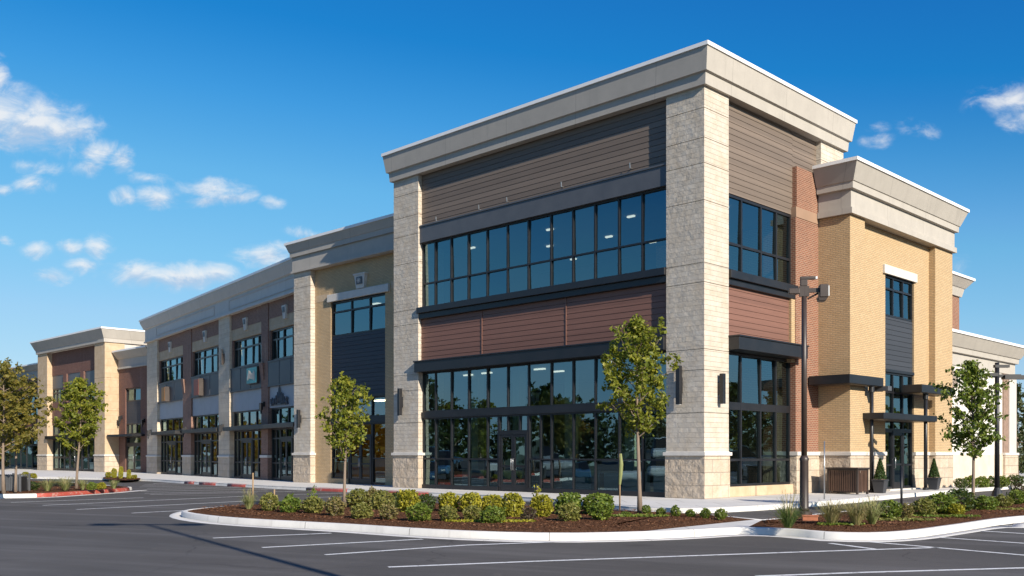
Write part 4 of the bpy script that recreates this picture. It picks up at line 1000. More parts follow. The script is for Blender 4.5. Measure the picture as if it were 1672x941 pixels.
def tree_meshes(seed, H, stem, radius, leaf, n_br=30, per=12, leaf_len=.13, leaf_w=.095, trunk_r=.05, shape='oval', dens=1.0, step=.22):
    """tapered trunk with limbs, and a crown of leaves set along the twigs"""
    rs = np.random.default_rng(seed); rr = random.Random(seed)
    tr = MB(); pts = []; rad = []
    lean = (rr.uniform(-.03, .03), rr.uniform(-.03, .03))
    for i in range(9):
        f = i/8; z = H*.95*f
        pts.append((lean[0]*z+.03*math.sin(3.1*f*H*.4+seed), lean[1]*z+.03*math.cos(2.3*f*H*.4+seed), z)); rad.append(trunk_r*(1-.85*f)*(1.35 if i == 0 else 1)+.004)
    tr.tube(pts, rad, 8)
    def axis(z):
        f = min(max(z/(H*.95), 0), 1)*8; i = min(int(f), 7); u = f-i
        return Vector(pts[i]).lerp(Vector(pts[i+1]), u)
    C = []
    def prof(f):
        if shape == 'oval': return (math.sin(math.pi*min(1, (f*.79+.20)))**.85)*(1.0 if f < .5 else 1.0)
        if shape == 'cone': return max(.06, (1-f)**.85)
        return math.sqrt(max(0, 1-(2*f-.85)**2/1.4))
    ga = rr.uniform(0, 6.28)
    for b in range(n_br):
        f = (b+.5)/n_br; z = stem+(H-stem)*(f*.93)
        ga += 2.39996+rr.uniform(-.35, .35)
        L = radius*prof(f)*rr.uniform(.72, 1.18)
        up = {'oval': .75, 'cone': .05, 'round': .45}[shape]*(1+.5*f)
        if shape == 'cone': up -= .15
        d = Vector((math.cos(ga), math.sin(ga), up)).normalized()
        p0 = axis(z-(.25*L*up)); P = [p0]; k = 5
        for j in range(1, k+1):
            t = j/k; q = p0+d*L*1.12*t+Vector((0, 0, (.10 if shape != 'cone' else -.12)*L*t*t))
            q += Vector((rr.uniform(-.05, .05), rr.uniform(-.05, .05), rr.uniform(-.04, .04)))*L
            P.append(q)
        tr.tube(P, [max(.003, trunk_r*.38*(1-.8*j/k)*(1-.6*f)) for j in range(k+1)], 5, False)
        nt = max(3, int(L/step*1.5))
        for s in range(nt):
            t = .28+.75*(s+rr.random())/nt; t = min(t, 1)
            i = min(int(t*k), k-1); base = P[i].lerp(P[i+1], t*k-i)
            dd = Vector((rr.gauss(0, 1), rr.gauss(0, 1), rr.gauss(.15, .7))).normalized()
            tl = rr.uniform(.35, 1.0)*step*1.7*(1 if L > .3 else .6)
            tip = base+dd*tl
            if rr.random() < .6: tr.tube([base, tip], [.005, .002], 3, False)
            m = int(per*dens*rr.uniform(.5, 1.4))
            for q in range(m):
                u = rr.random()
                w = base.lerp(tip, u)+Vector((rr.gauss(0, 1), rr.gauss(0, 1), rr.gauss(0, .8)))*step*.25
                C.append(w)
    top = axis(H)
    for q in range(int(per*4)): C.append(top+Vector((rr.gauss(0, .10), rr.gauss(0, .10), rr.uniform(-.5, .12)))*(radius*.9))
    Pn, Fn = leaf_arrays(np.array([tuple(c) for c in C]), rs, leaf_len, leaf_w, droop=.35)
    return tr.mesh('trunk', True), mesh_np('crown', Pn, Fn, leaf)
def make_tree(name, label, loc, group=None, rz=0.0, scale=1.0, meshes=None, cat='tree', **kw):
    t = thing(name, label, cat, loc, rz, group); t.scale = (scale,)*3
    tm, cm = meshes or tree_meshes(**kw)
    link('trunk', tm, BARK, t); link('crown', cm, None, t)
    return t
def spot(px, py, z=0.05): x, y = at(px, py, z); return (x, y, z)
# young trees of the lot
make_tree('young_tree', 'slender young maple with yellow-green leaves in the island before the corner glazing', spot(1043, 838), seed=3, H=4.92, stem=1.95, radius=1.02, leaf=L_MAPLE, n_br=38, per=30, leaf_len=.105, leaf_w=.076, trunk_r=.055, rz=1.1)
make_tree('young_tree', 'small young maple standing behind the shrubs before the tan brick block', spot(564, 826), seed=11, H=3.72, stem=1.4, radius=.74, leaf=L_MAPLE, n_br=34, per=28, trunk_r=.045, leaf_len=.098, leaf_w=.072, rz=.4)
make_tree('young_tree', 'broad young tree in the left island before the end block', spot(126, 798), seed=23, H=4.75, stem=1.65, radius=1.18, leaf=L_MAPLE, n_br=40, per=30, trunk_r=.055, leaf_len=.12, leaf_w=.088)
make_tree('young_tree', 'airy young tree beside the right lamp post before the white block', spot(1590, 832), seed=31, H=4.0, stem=1.35, radius=.86, leaf=L_GRN, n_br=36, per=27, trunk_r=.045, leaf_len=.10, leaf_w=.075)
make_tree('olive_tree', 'olive-brown autumn tree at the left edge with the paler trunk', spot(7, 806), seed=41, H=4.9, stem=1.5, radius=1.2, leaf=L_OLIVE, n_br=40, per=22, trunk_r=.06, shape='round', leaf_len=.115, leaf_w=.085)
make_tree('olive_tree', 'smaller olive-brown autumn tree beside the left slatted enclosure', spot(26, 804), seed=43, H=4.3, stem=1.6, radius=1.15, leaf=L_OLIVE, n_br=32, per=22, trunk_r=.05, shape='round', leaf_len=.115, leaf_w=.085)
# taller trees beyond and, as the panes mirror them, along the far edges of the lot
pine = tree_meshes(seed=51, H=11, stem=1.0, radius=3.0, leaf=L_PINE, n_br=60, per=16, trunk_r=.16, shape='cone', leaf_len=.42, leaf_w=.18, step=.5)
oak = tree_meshes(seed=52, H=10, stem=1.8, radius=3.6, leaf=L_DARK, n_br=52, per=15, trunk_r=.2, shape='round', leaf_len=.42, leaf_w=.32, step=.55)
oakb = tree_meshes(seed=53, H=9, stem=1.6, radius=3.6, leaf=L_OLIVE, n_br=50, per=15, trunk_r=.2, shape='round', leaf_len=.42, leaf_w=.32, step=.55)
orng = tree_meshes(seed=54, H=8, stem=1.6, radius=3.2, leaf=L_ORNG, n_br=46, per=15, trunk_r=.2, shape='round', leaf_len=.42, leaf_w=.32, step=.55)
make_tree('evergreen_tree', 'tall dark evergreen rising beyond the outer block at far left', (-52.5, 97, -.1), scale=1.02, meshes=pine)
make_tree('evergreen_tree', 'olive broadleaf tree at far left below the evergreen top', (-50.0, 93, -.1), scale=.75, meshes=oakb)
make_tree('evergreen_tree', 'dark evergreen beyond the white block at the right edge', (36.2, 70, -.1), scale=.62, rz=.7, meshes=pine)
make_tree('broadleaf_tree', 'olive broadleaf tree at the right edge below the dark evergreen', (35.5, 64, -.1), scale=.42, rz=1.7, meshes=oakb)
make_tree('broadleaf_tree', 'low dark broadleaf tree at the right edge beyond the hedge', (40.2, 74, -.1), scale=.55, rz=.3, meshes=oak)
rt = random.Random(3)
for i in range(26):
    y = -14+i*3.0+rt.uniform(-1, 1); x = -66+rt.uniform(-4, 4)-(8 if i > 20 else 0)
    make_tree('lot_edge_tree', 'mature tree along the far edge of the lot, mirrored in the storefront glass', (x, y, -.16), 'trees along the far edge of the lot', rt.uniform(0, 6), rt.uniform(.55, .85), [oak, pine, oak, oakb, oak, pine, oak, orng][i % 8])
for i in range(15):
    y = 64+i*3.1+rt.uniform(-1, 1); x = -66-i*.5+rt.uniform(-3, 3)
    make_tree('lot_edge_tree', 'mature tree along the far edge of the lot, mirrored in the storefront glass', (x, y, -.16), 'trees along the far edge of the lot', rt.uniform(0, 6), rt.uniform(.55, .8), [orng, oak, orng, oakb][i % 4])
for i in range(12):
    y = 30+i*5+rt.uniform(-1, 1); x = 62+rt.uniform(-4, 4)+i*1.2
    make_tree('lot_edge_tree', 'mature tree along the far edge of the lot, mirrored in the storefront glass', (x, y, -.16), 'trees along the far edge of the lot', rt.uniform(0, 6), rt.uniform(.6, .9), [oak, oakb, pine][i % 3])

# shrubs: a leafy body with its stems
def shrub_mesh(seed, leaf, n=650, sq=2.6, leaf_len=.135, leaf_w=.095, spread=.2, flat=.0, ragged=.12):
    """unit shrub: 1 wide, 1 high, sitting on z = 0"""
    rs = np.random.default_rng(seed)
    d = rs.normal(size=(n, 3)); d /= np.linalg.norm(d, axis=1)[:, None]
    r = 1/((np.abs(d)**sq).sum(1)**(1/sq)); dep = 1-np.abs(rs.normal(size=n))*spread
    lump = np.array([noise.noise(Vector((a*2.2+seed, b*2.2, c*2.2))) for a, b, c in d])
    r = r*dep*(1+ragged*2.0*lump)
    P = d*r[:, None]*np.array([.5, .5, .5]); P[:, 2] += .5; P[:, 2] = np.maximum(P[:, 2], .03)
    Pn, Fn = leaf_arrays(P, rs, leaf_len, leaf_w)
    return mesh_np('shrub', Pn, Fn, leaf)
def stem_mesh(seed):
    rr = random.Random(seed); m = MB()
    for i in range(9):
        a = rr.uniform(0, 6.28); l = rr.uniform(.12, .30)
        m.tube([(0.02*math.cos(a), .02*math.sin(a), -.02), (l*.5*math.cos(a), l*.5*math.sin(a), .3), (l*math.cos(a), l*math.sin(a), .66)], [.022, .016, .006], 5, False)
    return m.mesh('stem')
STEM = stem_mesh(1)
SH = {}
for kname, leaf, kw in (('yellow', L_YEL, dict(n=1300, sq=3.2)), ('boxwood', L_GRN, dict(n=1400, sq=3.6)), ('olive', L_OLV, dict(n=1000, sq=2.5, ragged=.17)), ('green', L_GRN, dict(n=1000, sq=2.5, ragged=.18)),
                        ('brown', L_BRN, dict(n=760, sq=2.2, ragged=.26)), ('purple', L_PUR, dict(n=560, sq=2.1, ragged=.3)), ('dark', L_DARK, dict(n=800, sq=2.4, ragged=.2)), ('tuft', L_GRN, dict(n=420, sq=2.0, ragged=.18, leaf_len=.24, leaf_w=.11))):
    SH[kname] = [shrub_mesh(60+i*7+len(kname), leaf, **kw) for i in range(2)]
rsb = random.Random(19)
def shrub(kind, px, py, w, h, label, group, z=.05, name='shrub'):
    x, y = at(px, py, z); s = y/1596
    o = link(name, SH[kind][rsb.randrange(2)], None, None, (x, y, z-.01), rsb.uniform(0, 6.28))
    o.scale = (w*s*1.0*rsb.uniform(.86, 1.12), w*s*1.0*rsb.uniform(.86, 1.12), h*s*rsb.uniform(.90, 1.08)); o.rotation_euler = (rsb.uniform(-.12, .12), rsb.uniform(-.12, .12), rsb.uniform(0, 6.28))
    tag(o, label, 'shrub', group); link('stem', STEM, BARK, o)
    return o
G1, G2, G3, G4 = 'back row of island shrubs', 'front row of island shrubs', 'small green tufts in the island', 'shrubs of the right island bed'
for a in (('olive', 586, 829, 38, 31, 'loose olive shrub at the left end of the back row, right of the small maple'), ('brown', 608, 829, 34, 30, 'olive-brown shrub second from the left in the back row'), ('olive', 625, 833, 33, 32, 'tall olive-yellow shrub third from the left in the back row'),
          ('dark', 647, 831, 22, 28, 'narrow dark green shrub squeezed beside the first golden shrub'), ('yellow', 667, 837, 33, 37, 'leftmost golden shrub of the back row'), ('dark', 698, 836, 30, 30, 'dark green shrub between the first two golden shrubs'),
          ('yellow', 735, 836, 31, 32, 'golden shrub before the entrance sidelight, right of the dark green one'), ('yellow', 770, 837, 36, 34, 'widest golden shrub, third from the left of the golden ones'), ('yellow', 803.5, 837, 31, 32, 'fourth golden shrub, left of the entrance doors'),
          ('yellow', 838, 845, 33, 37, 'golden shrub standing forward of its row before the entrance doors'), ('yellow', 885.5, 845, 34, 40, 'rightmost golden shrub, with a tall leafy sprig on top'), ('boxwood', 928, 841, 38, 35, 'clipped green shrub between the sprigged golden shrub and the big box'),
          ('boxwood', 977, 841, 44, 38, 'largest clipped green box shrub, left of the young maple')): shrub(*a, G1)
for a in (('olive', 442, 835, 31, 29, 'straw-tipped yellow shrub second from the left in the front row'), ('green', 474, 837.5, 34, 27, 'low green shrub third from the left in the front row'), ('olive', 510, 839, 34, 27, 'low yellow-olive shrub with a tall sprig rising behind it'), ('brown', 548, 843, 35, 30, 'brownish shrub before the small maple trunk'),
          ('olive', 591, 847, 36, 27, 'olive shrub in front of the loose back-row pair'), ('brown', 634, 849, 32, 28, 'brown-green shrub left of the bright green front one'), ('green', 684, 851.5, 35, 29, 'bright green front shrub before the dark back-row one'), ('olive', 732, 852, 34, 27, 'olive front shrub below the second golden shrub'),
          ('olive', 772, 849, 30, 23, 'small grey-olive front shrub below the widest golden one'), ('green', 807, 855, 40, 29, 'broad green front shrub below the fourth golden one'), ('purple', 863, 851.5, 29, 26, 'purple-brown twiggy shrub between two golden ones'), ('olive', 928, 852, 35, 31, 'olive shrub before the clipped green one'),
          ('green', 981, 850, 38, 29, 'yellow-green sprawling shrub before the largest green box'), ('green', 1022, 843, 22, 8, 'flat creeping shrub just left of the young maple trunk')): shrub(*a, G2)
names = ['first', 'second', 'third', 'fourth', 'fifth', 'last']
for i, (px, py, w, h) in enumerate(((1055, 839.5, 16, 16), (1079, 842.5, 16, 14), (1104, 844, 18, 17), (1127, 845, 17, 14), (1152, 846.5, 20, 17), (1176, 847.5, 20, 18))):
    shrub('tuft', px, py, w, h, f'small spiky green tuft, {names[i]} of six right of the young maple', G3)
for a in (('green', 1451, 848.5, 34, 31, 'green shrub right of the straw grasses'), ('brown', 1480, 846, 24, 23, 'small brownish shrub behind the dark stake'), ('olive', 1508, 843.5, 36, 31, 'olive shrub right of the dark stake'), ('green', 1536, 840, 44, 36, 'wide yellow-green shrub left of the dark round one'),
          ('dark', 1567, 837, 42, 37, 'dark round shrub left of the airy tree trunk'), ('yellow', 1560, 841, 26, 18, 'low golden shrub in front of the dark round one'), ('green', 1609, 833, 36, 25, 'green shrub right of the airy tree trunk'), ('olive', 1636, 828, 30, 22, 'olive shrub before the right lamp post'), ('green', 1660, 824, 30, 22, 'green shrub at the right end of the bed'),
          ('purple', 1664, 812, 24, 22, 'dark purple shrub behind the right end of the bed')): shrub(*a, G4)
for i, a in enumerate((('dark', 1568, 797, 22, 17), ('green', 1584, 796.5, 22, 18), ('green', 1602, 796, 22, 18), ('dark', 1620, 795, 22, 18), ('green', 1638, 795, 22, 17), ('dark', 1657, 794, 24, 19))):
    shrub(*a, ['dark hedge shrub at the foot of the white block, nearest the tower', 'green hedge shrub second from the tower at the white block', 'green hedge shrub behind the airy tree trunk', 'dark hedge shrub left of the right lamp post', 'green hedge shrub right of the right lamp post', 'dark hedge shrub at the right edge of the picture'][i], 'hedge shrubs along the white block', z=.0)
for a in (('dark', 52, 800.5, 22, 15, 'dark green shrub at the left of the left island planting'), ('green', 150, 799.5, 14, 12, 'yellow-green shrub right of the broad young tree trunk'), ('yellow', 166, 798.5, 13, 11, 'small golden shrub in the left island')): shrub(*a, 'shrubs of the left island')
for i, (px, py, w, h) in enumerate(((186, 781, 8, 15), (197, 782, 7, 20), (210, 782.5, 7, 16), (177, 780, 9, 9), (219, 782, 9, 7), (42, 781, 11, 10), (54, 781, 10, 8))):
    shrub('yellow', px, py, w, h, ['upright golden plant left in the small bed by the link door', 'tallest upright golden plant in the small bed by the link door', 'golden plant right of the tallest in the small link bed', 'low golden plant at the left tip of the small link bed', 'low golden plant at the right tip of the small link bed', 'low yellow plant before the end block pier', 'second low yellow plant before the end block pier'][i], 'golden plants by the far walk', z=.02)

def grass_tuft(label, px, py, w, h, blade, plume=None, z=.05, n=150, seed=0, spread=1.0):
    x, y = at(px, py, z); s = y/1596; W_, H_ = w*s, h*s
    rr = random.Random(seed); m = MB()
    def blades(mb, cnt, hh, bw, lean):
        for i in range(cnt):
            a = rr.uniform(0, 6.28); l = rr.uniform(.25, 1)*lean; h0 = hh*rr.uniform(.55, 1.05); r0 = rr.uniform(0, .12)*W_
            dx, dy = math.cos(a), math.sin(a); sx, sy = -dy*bw/2, dx*bw/2
            p0 = (dx*r0, dy*r0, -.01); p1 = (dx*(r0+l*.35), dy*(r0+l*.35), h0*.62); p2 = (dx*(r0+l*.75), dy*(r0+l*.75), h0*.98); p3 = (dx*(r0+l), dy*(r0+l), h0*(.98-.25*l/max(lean, .01)))
            i0 = len(mb.v)
            mb.v += [(p0[0]-sx, p0[1]-sy, p0[2]), (p0[0]+sx, p0[1]+sy, p0[2]), (p1[0]+sx, p1[1]+sy, p1[2]), (p1[0]-sx, p1[1]-sy, p1[2]), (p2[0]+sx*.7, p2[1]+sy*.7, p2[2]), (p2[0]-sx*.7, p2[1]-sy*.7, p2[2]), p3]
            mb.f += [(i0, i0+1, i0+2, i0+3), (i0+3, i0+2, i0+4, i0+5), (i0+5, i0+4, i0+6)]; mb.uv += [None]*3
    blades(m, n, H_*1.1, .010, W_*.85*spread)
    o = tag(link('grass_tuft', m.mesh('grass_tuft'), blade, None, (x, y, z)), label, 'ornamental grass', 'ornamental grass tufts')
    if plume:
        q = MB(); blades(q, 60, H_*plume*1.15, .008, W_*.62)
        part('plume', q, L_STRAW, o)
    return o
grass_tuft('pale grass tuft at the left tip of the long island', 406, 832.5, 27, 22, L_PALE, 1.5, seed=1)
grass_tuft('dark green grass tuft with wispy plumes, left of the lamp post foot', 1287, 861, 48, 30, L_BLADE, 1.75, seed=2, n=230)
grass_tuft('straw grass tuft right of the lamp post foot', 1358, 857.5, 46, 34, L_STRAW, 1.1, seed=3, n=260)
grass_tuft('straw grass tuft, middle one of three', 1398, 858.5, 46, 34, L_STRAW, 1.15, seed=4, n=260)
grass_tuft('straw and green grass tuft beside the green shrub', 1424, 857, 40, 36, L_PALE, 1.15, seed=5, n=220)
grass_tuft('pale grass tuft, left of two in the left island', 77, 801.5, 30, 17, L_PALE, 1.1, seed=6)
grass_tuft('wide pale grass tuft left of the broad tree trunk', 106, 800.5, 34, 18, L_PALE, 1.1, seed=7)
grass_tuft('pale grass tuft right of the broad tree trunk', 135, 799.5, 18, 14, L_PALE, 1.0, seed=8)
grass_tuft('pale grass tuft at the right tip of the left island', 186, 797.8, 18, 12, L_PALE, 1.0, seed=9)
def sprig(label, px, py, h, z=.05, leaf=None, seed=0):
    x, y = at(px, py, z); s = y/1596; rr = random.Random(seed); rs = np.random.default_rng(seed); H_ = h*s; m = MB()
    m.tube([(0, 0, -.02), (.01, .01, H_*.5), (0, 0, H_*.97)], [.012, .009, .004], 5, False)
    C = np.array([(rr.gauss(0, .05), rr.gauss(0, .05), H_*rr.uniform(.25, 1.0)) for i in range(70)])
    P, Fn = leaf_arrays(C, rs, .09, .045)
    o = thing('sprig', label, 'plant', (x, y, z)); part('stem', m, BARK, o); link('foliage', mesh_np('foliage', P, Fn, leaf or L_GRN), None, o)
sprig('tall thin green sprig behind the low yellow-olive shrub', 511, 836, 42, seed=1)
sprig('golden leafy sprig rising out of the rightmost golden shrub', 877, 843, 52, leaf=L_YEL, seed=2)
sprig('short green sprig behind the low green front shrub', 474, 834, 28, seed=3)
sprig('short green sprig behind the brownish front shrub', 546, 838, 27, seed=4)

# loose bark and low leaves over the beds
def scatter(name, poly, n, length, width, mat, seed, zoff=.05, box=None, flat=True):
    rs = np.random.default_rng(seed); xs = [p[0] for p in poly]; ys = [p[1] for p in poly]; C = []
    while len(C) < n:
        q = (rs.uniform(min(xs), max(xs)), rs.uniform(min(ys), max(ys)))
        if inside(q, poly): C.append((*q, zoff+rs.uniform(0, .02)))
    P, Fn = leaf_arrays(np.array(C), rs, length, width)
    P = P.reshape(-1, 4, 3)
    if flat: P[:, :, 2] = np.array(C)[:, None, 2]+(P[:, :, 2]-np.array(C)[:, None, 2])*.35
    o = link(name, mesh_np(name, P.reshape(-1, 3), Fn, mat), None); o['kind'] = 'stuff'; return o
def chipf(k):
    ri = k.add('ShaderNodeNewGeometry').outputs['Random Per Island']
    k.B(Specular_IOR_Level=.05, Base_Color=k.ramp(ri, [(0, (.035, .015, .008)), (.55, (.12, .05, .024)), (1, (.27, .14, .08))]), Roughness=.95)
CHIP = material('loose_bark_chips', chipf)
b1, b2, b3 = inset(BED1, .25), inset(BED2, .25), inset(BED3, .25)
scatter('mulch_chips', b1, 9000, .075, .035, CHIP, 1, .06); scatter('mulch_chips', b2, 7000, .07, .032, CHIP, 2, .06); scatter('mulch_chips', b3, 2500, .08, .04, CHIP, 3, .045)
def blob(c, rx, ry, ang=0.0, n=18):
    return [(c[0]+rx*math.cos(t)*math.cos(ang)-ry*math.sin(t)*math.sin(ang), c[1]+rx*math.cos(t)*math.sin(ang)+ry*math.sin(t)*math.cos(ang)) for t in [2*math.pi*i/n for i in range(n)]]
scatter('ground_cover', blob(at(800, 857), 1.0, .22), 900, .07, .045, L_YEL, 4, .07, flat=False)
scatter('ground_cover', blob(at(1040, 848), .75, .25), 420, .08, .05, L_GRN, 5, .07, flat=False)
scatter('ground_cover', blob(at(1372, 862), .5, .2), 420, .06, .04, L_GRN, 6, .07, flat=False)
scatter('ground_cover', blob(at(1470, 854), .8, .3), 700, .06, .04, L_OLV, 7, .07, flat=False)
scatter('ground_cover', blob(at(1545, 848), .8, .25), 500, .06, .04, L_GRN, 8, .07, flat=False)
scatter('ground_cover', blob(at(1640, 836), .9, .3), 500, .06, .04, L_OLV, 9, .07, flat=False)

# ---------------------------------------------------------------- street furniture
lp = thing('lamp_post', 'tall bronze lamp post with paired lamp heads in the right planting bed', 'lamp post', spot(1313, 843, .03))
H_ = 5.62
m = MB(); m.tube([(0, 0, 1.42), (0, 0, H_)], [.068, .060], 16); part('pole', m, BRONZE, lp, True)
m = MB(); m.tube([(0, 0, .12), (0, 0, .2), (0, 0, 1.30), (0, 0, 1.36), (0, 0, 1.44)], [.135, .105, .10, .115, .07], 16); part('sleeve', m, BRONZE, lp, True)
m = MB(); m.tube([(0, 0, 0), (0, 0, .10), (0, 0, .13)], [.19, .19, .15], 16)
for i in range(4):
    a = .6+i*math.pi/2; m.tube([(.155*math.cos(a), .155*math.sin(a), .10), (.155*math.cos(a), .155*math.sin(a), .16)], .02, 6)
part('base_plate', m, BRONZE, lp)
m = MB(); m.box(-.11, .11, -.06, .06, H_-.40, H_-.16); m.box(.09, .46, -.045, .045, H_-.31, H_-.21); m.tube([(.08, 0, H_-.46), (.32, 0, H_-.33)], .025, 6); part('arm', m, BRONZE, lp)
m = MB(); m.box(.34, .54, -.14, .14, H_-.44, H_-.14); m.hexa([(.32, -.11, H_-.53), (.48, -.11, H_-.53), (.48, .11, H_-.53), (.32, .11, H_-.53), (.29, -.12, H_-.43), (.53, -.12, H_-.43), (.53, .12, H_-.43), (.29, .12, H_-.43)])
hd = bevel(part('lamp_head', m, BRONZE, lp), .015); m = MB(); m.box(.542, .562, -.11, .11, H_-.41, H_-.17); part('lens', m, LENS, hd)
m = MB(); m.box(-.36, -.11, -.08, .08, H_-.34, H_-.21); bevel(part('lamp_head', m, BRONZE, lp), .015)
m = MB(); m.box(-.09, .26, -.06, .06, H_+.0, H_+.07); m.box(-.09, .07, -.07, .07, H_-.16, H_); hd = bevel(part('lamp_head', m, BRONZE, lp), .012); m = MB(); m.box(.26, .30, -.05, .05, H_+.005, H_+.065); part('lens', m, LENS, hd)
lp.rotation_euler = (0, 0, R(-8))
l2 = thing('lamp_post', 'slim black lamp post with level cross arms beside the airy young tree', 'lamp post', spot(1628, 810, 0))
m = MB(); m.tube([(0, 0, .1), (0, 0, 4.8)], [.09, .075], 12); part('pole', m, BLACKM, l2, True)
m = MB(); m.tube([(0, 0, -.01), (0, 0, .12), (0, 0, .3)], [.2, .17, .09], 12); part('base_plate', m, BLACKM, l2)
m = MB(); m.box(-.28, .85, -.05, .05, 4.26, 4.38); part('arm', m, BLACKM, l2)
m = MB(); m.box(.22, 1.02, -.15, .15, 4.20, 4.34); part('lamp_head', m, BLACKM, l2)
m = MB(); m.box(-.42, -.02, -.15, .15, 4.30, 4.42); part('lamp_head', m, BLACKM, l2)
m = MB(); m.box(-.1, .42, -.08, .08, 4.62, 4.72); part('lamp_head', m, BLACKM, l2)
# tall lot light whose shadow falls across the asphalt
l3 = thing('lot_light', 'tall parking lot light pole outside the picture throwing its long shadow on the asphalt', 'lamp post', (3.5, 4.0, ROAD))
m = MB(); m.tube([(0, 0, .6), (0, 0, 11)], [.10, .06], 12); part('pole', m, BRONZE, l3, True)
m = MB(); m.tube([(0, 0, -.05), (0, 0, .62)], .28, 20); part('footing', m, KERB, l3)
m = MB(); m.box(-.9, .9, -.05, .05, 10.9, 11.0); m.box(-1.3, -.7, -.2, .2, 10.86, 11.02); m.box(.7, 1.3, -.2, .2, 10.86, 11.02); part('lamp_head', m, BRONZE, l3)
# slatted litter bin enclosure by the tower
bn = thing('litter_bin', 'brown slatted double litter bin on the walk before the tan tower', 'litter bin', (*at(1384, 806.5, 0), 0), R(-52))
m = MB()
for x in (-.62, .62):
    for y in (-.33, .33): m.box(x-.035, x+.035, y-.035, y+.035, 0, .98)
part('corner_post', m, BRONZE, bn)
for nm, pts in (('front', [(-.56+i*.094, -.335) for i in range(13)]), ('back', [(-.56+i*.094, .335) for i in range(13)]), ('side', [(-.625, -.27+i*.09) for i in range(7)]+[(.625, -.27+i*.09) for i in range(7)])):
    m = MB()
    for x, y in pts:
        if nm == 'side': m.box(x-.012, x+.012, y-.018, y+.018, .10, .90)
        else: m.box(x-.030, x+.030, y-.012, y+.012, .10, .90)
    part('slat_panel', m, CLAY, bn)
m = MB(); m.box(-.50, .50, -.20, .20, .05, .80); part('liner', m, BLACKM, bn)
m = MB(); m.box(-.70, .70, -.40, .40, .94, 1.0); m.box(-.64, .64, -.345, .345, .88, .94); bevel(part('lid', m, BRONZE, bn), .015)
# potted conifers either side of the tower door
for (px, py, sc_, lab) in ((1437, 805, 1.0, 'tapered black planter with a small conifer, left of the tower door'), (1525, 799.5, .98, 'tapered black planter with a small conifer, right of the tower door')):
    p = thing('potted_conifer', lab, 'potted plant', (*at(px, py, 0), 0), R(-40), 'potted conifers by the tower door'); p.scale = (sc_,)*3
    m = MB(); m.hexa([(-.17, -.17, 0), (.17, -.17, 0), (.17, .17, 0), (-.17, .17, 0), (-.24, -.24, .47), (.24, -.24, .47), (.24, .24, .47), (-.24, .24, .47)])
    m.box(-.26, .26, -.26, .26, .47, .52); bevel(part('pot', m, POT, p), .01)
    m = MB(); m.box(-.22, .22, -.22, .22, .515, .525); part('soil', m, MULCH, p)
    rs = np.random.default_rng(px); n = 1700; f = rs.random(n)**1.3; a = rs.random(n)*6.283; r = .23*(1-f)**.9*(.5+.5*rs.random(n)**.5)+.01
    C = np.stack([r*np.cos(a), r*np.sin(a), .55+.78*f], 1); P, Fn = leaf_arrays(C, rs, .085, .042)
    link('foliage', mesh_np('foliage', P, Fn, L_CONI), None, p)
    m = MB(); m.tube([(0, 0, .5), (0, 0, 1.25)], [.025, .006], 6); part('stem', m, BARK, p)
# posts and stakes
def pole(name, label, px, py, h_px, r, mat, z=0.0, cat='post', extra=None):
    x, y = at(px, py, z); o = thing(name, label, cat, (x, y, z)); hh = h_px*y/1596
    m = MB(); m.tube([(0, 0, -.03), (0, 0, hh)], r, 8); part('pole', m, mat, o, True)
    c = MB(); c.tube([(0, 0, hh), (0, 0, hh+.03)], [r*1.25, r*.6], 8); part('cap', c, mat, o)
    if extra: extra(o, hh)
    return o
pole('bollard_post', 'slim grey steel post on the walk left of the litter bin', 1346, 815, 93, .022, STEEL)
pole('marker_post', 'thin dark marker post among the right bed shrubs', 1472, 846, 82, .028, BLACKM, .05)
pole('marker_post', 'short dark marker post against the tower, left of its entrance', 1425, 804, 66, .022, BLACKM)
pole('wooden_stake', 'short wooden stake behind the pale grass at the island tip', 413, 826, 52, .022, STAKE, .05)
pole('wooden_stake', 'short red-brown stake behind the straw-tipped shrub', 448, 829, 28, .02, STAKE, .05)
def wrap(o, hh):
    m = MB(); m.tube([(0.0, 0, hh*.45), (.02, .0, hh*.62), (.035, 0, hh*.8), (.02, 0, hh*.98)], [.03, .05, .055, .03], 8); part('tree_tie', m, L_PALE, o)
    q = MB(); q.tube([(-.03, 0, 0), (-.25, 0, .18), (-.3, 0, .02)], .008, 5); part('strap', q, STEEL, o)
pole('wooden_stake', 'wooden stake with a pale green wrapping, left of the young maple trunk', 1012, 835, 96, .02, STAKE, .05, extra=wrap)
def plate(o, hh):
    m = MB(); m.box(-.16, .16, -.012, .012, hh-.36, hh+.02); part('sign_plate', m, paint('faded_sign_plate', (.45, .38, .45), .5, .3, scale=14), o)
    q = MB(); q.tube([(-.2, 0, hh+.02), (0, 0, hh+.09), (.2, 0, hh+.02)], .015, 5); part('bracket', q, BLACKM, o)
pole('sign_post', 'thin dark sign post with a small faded plate before the entrance doors', 874, 800, 158, .022, BRONZE, extra=plate, cat='sign')
m = MB(); x, y = at(1322, 851, .05); o = thing('ground_box', 'small terracotta utility box at the foot of the lamp post', 'utility box', (x, y, .04), R(-12))
m.box(-.16, .16, -.12, .12, 0, .11); bevel(part('body', m, paint('terracotta', (.34, .12, .06), .8, .2, scale=9), o), .012); m = MB(); m.box(-.175, .175, -.135, .135, .11, .14); bevel(part('lid', m, paint('terracotta', (.34, .12, .06)), o), .01)
x, y = at(14, 803, .04); en = thing('slatted_enclosure', 'dark grey slatted enclosure between the olive tree trunks', 'enclosure', (x, y, .03), R(4))
m = MB()
for a in (-.62, 0, .62): m.box(a-.03, a+.03, -.45, -.39, 0, .72); m.box(a-.03, a+.03, .39, .45, 0, .72)
part('corner_post', m, BANDM, en)
m = MB()
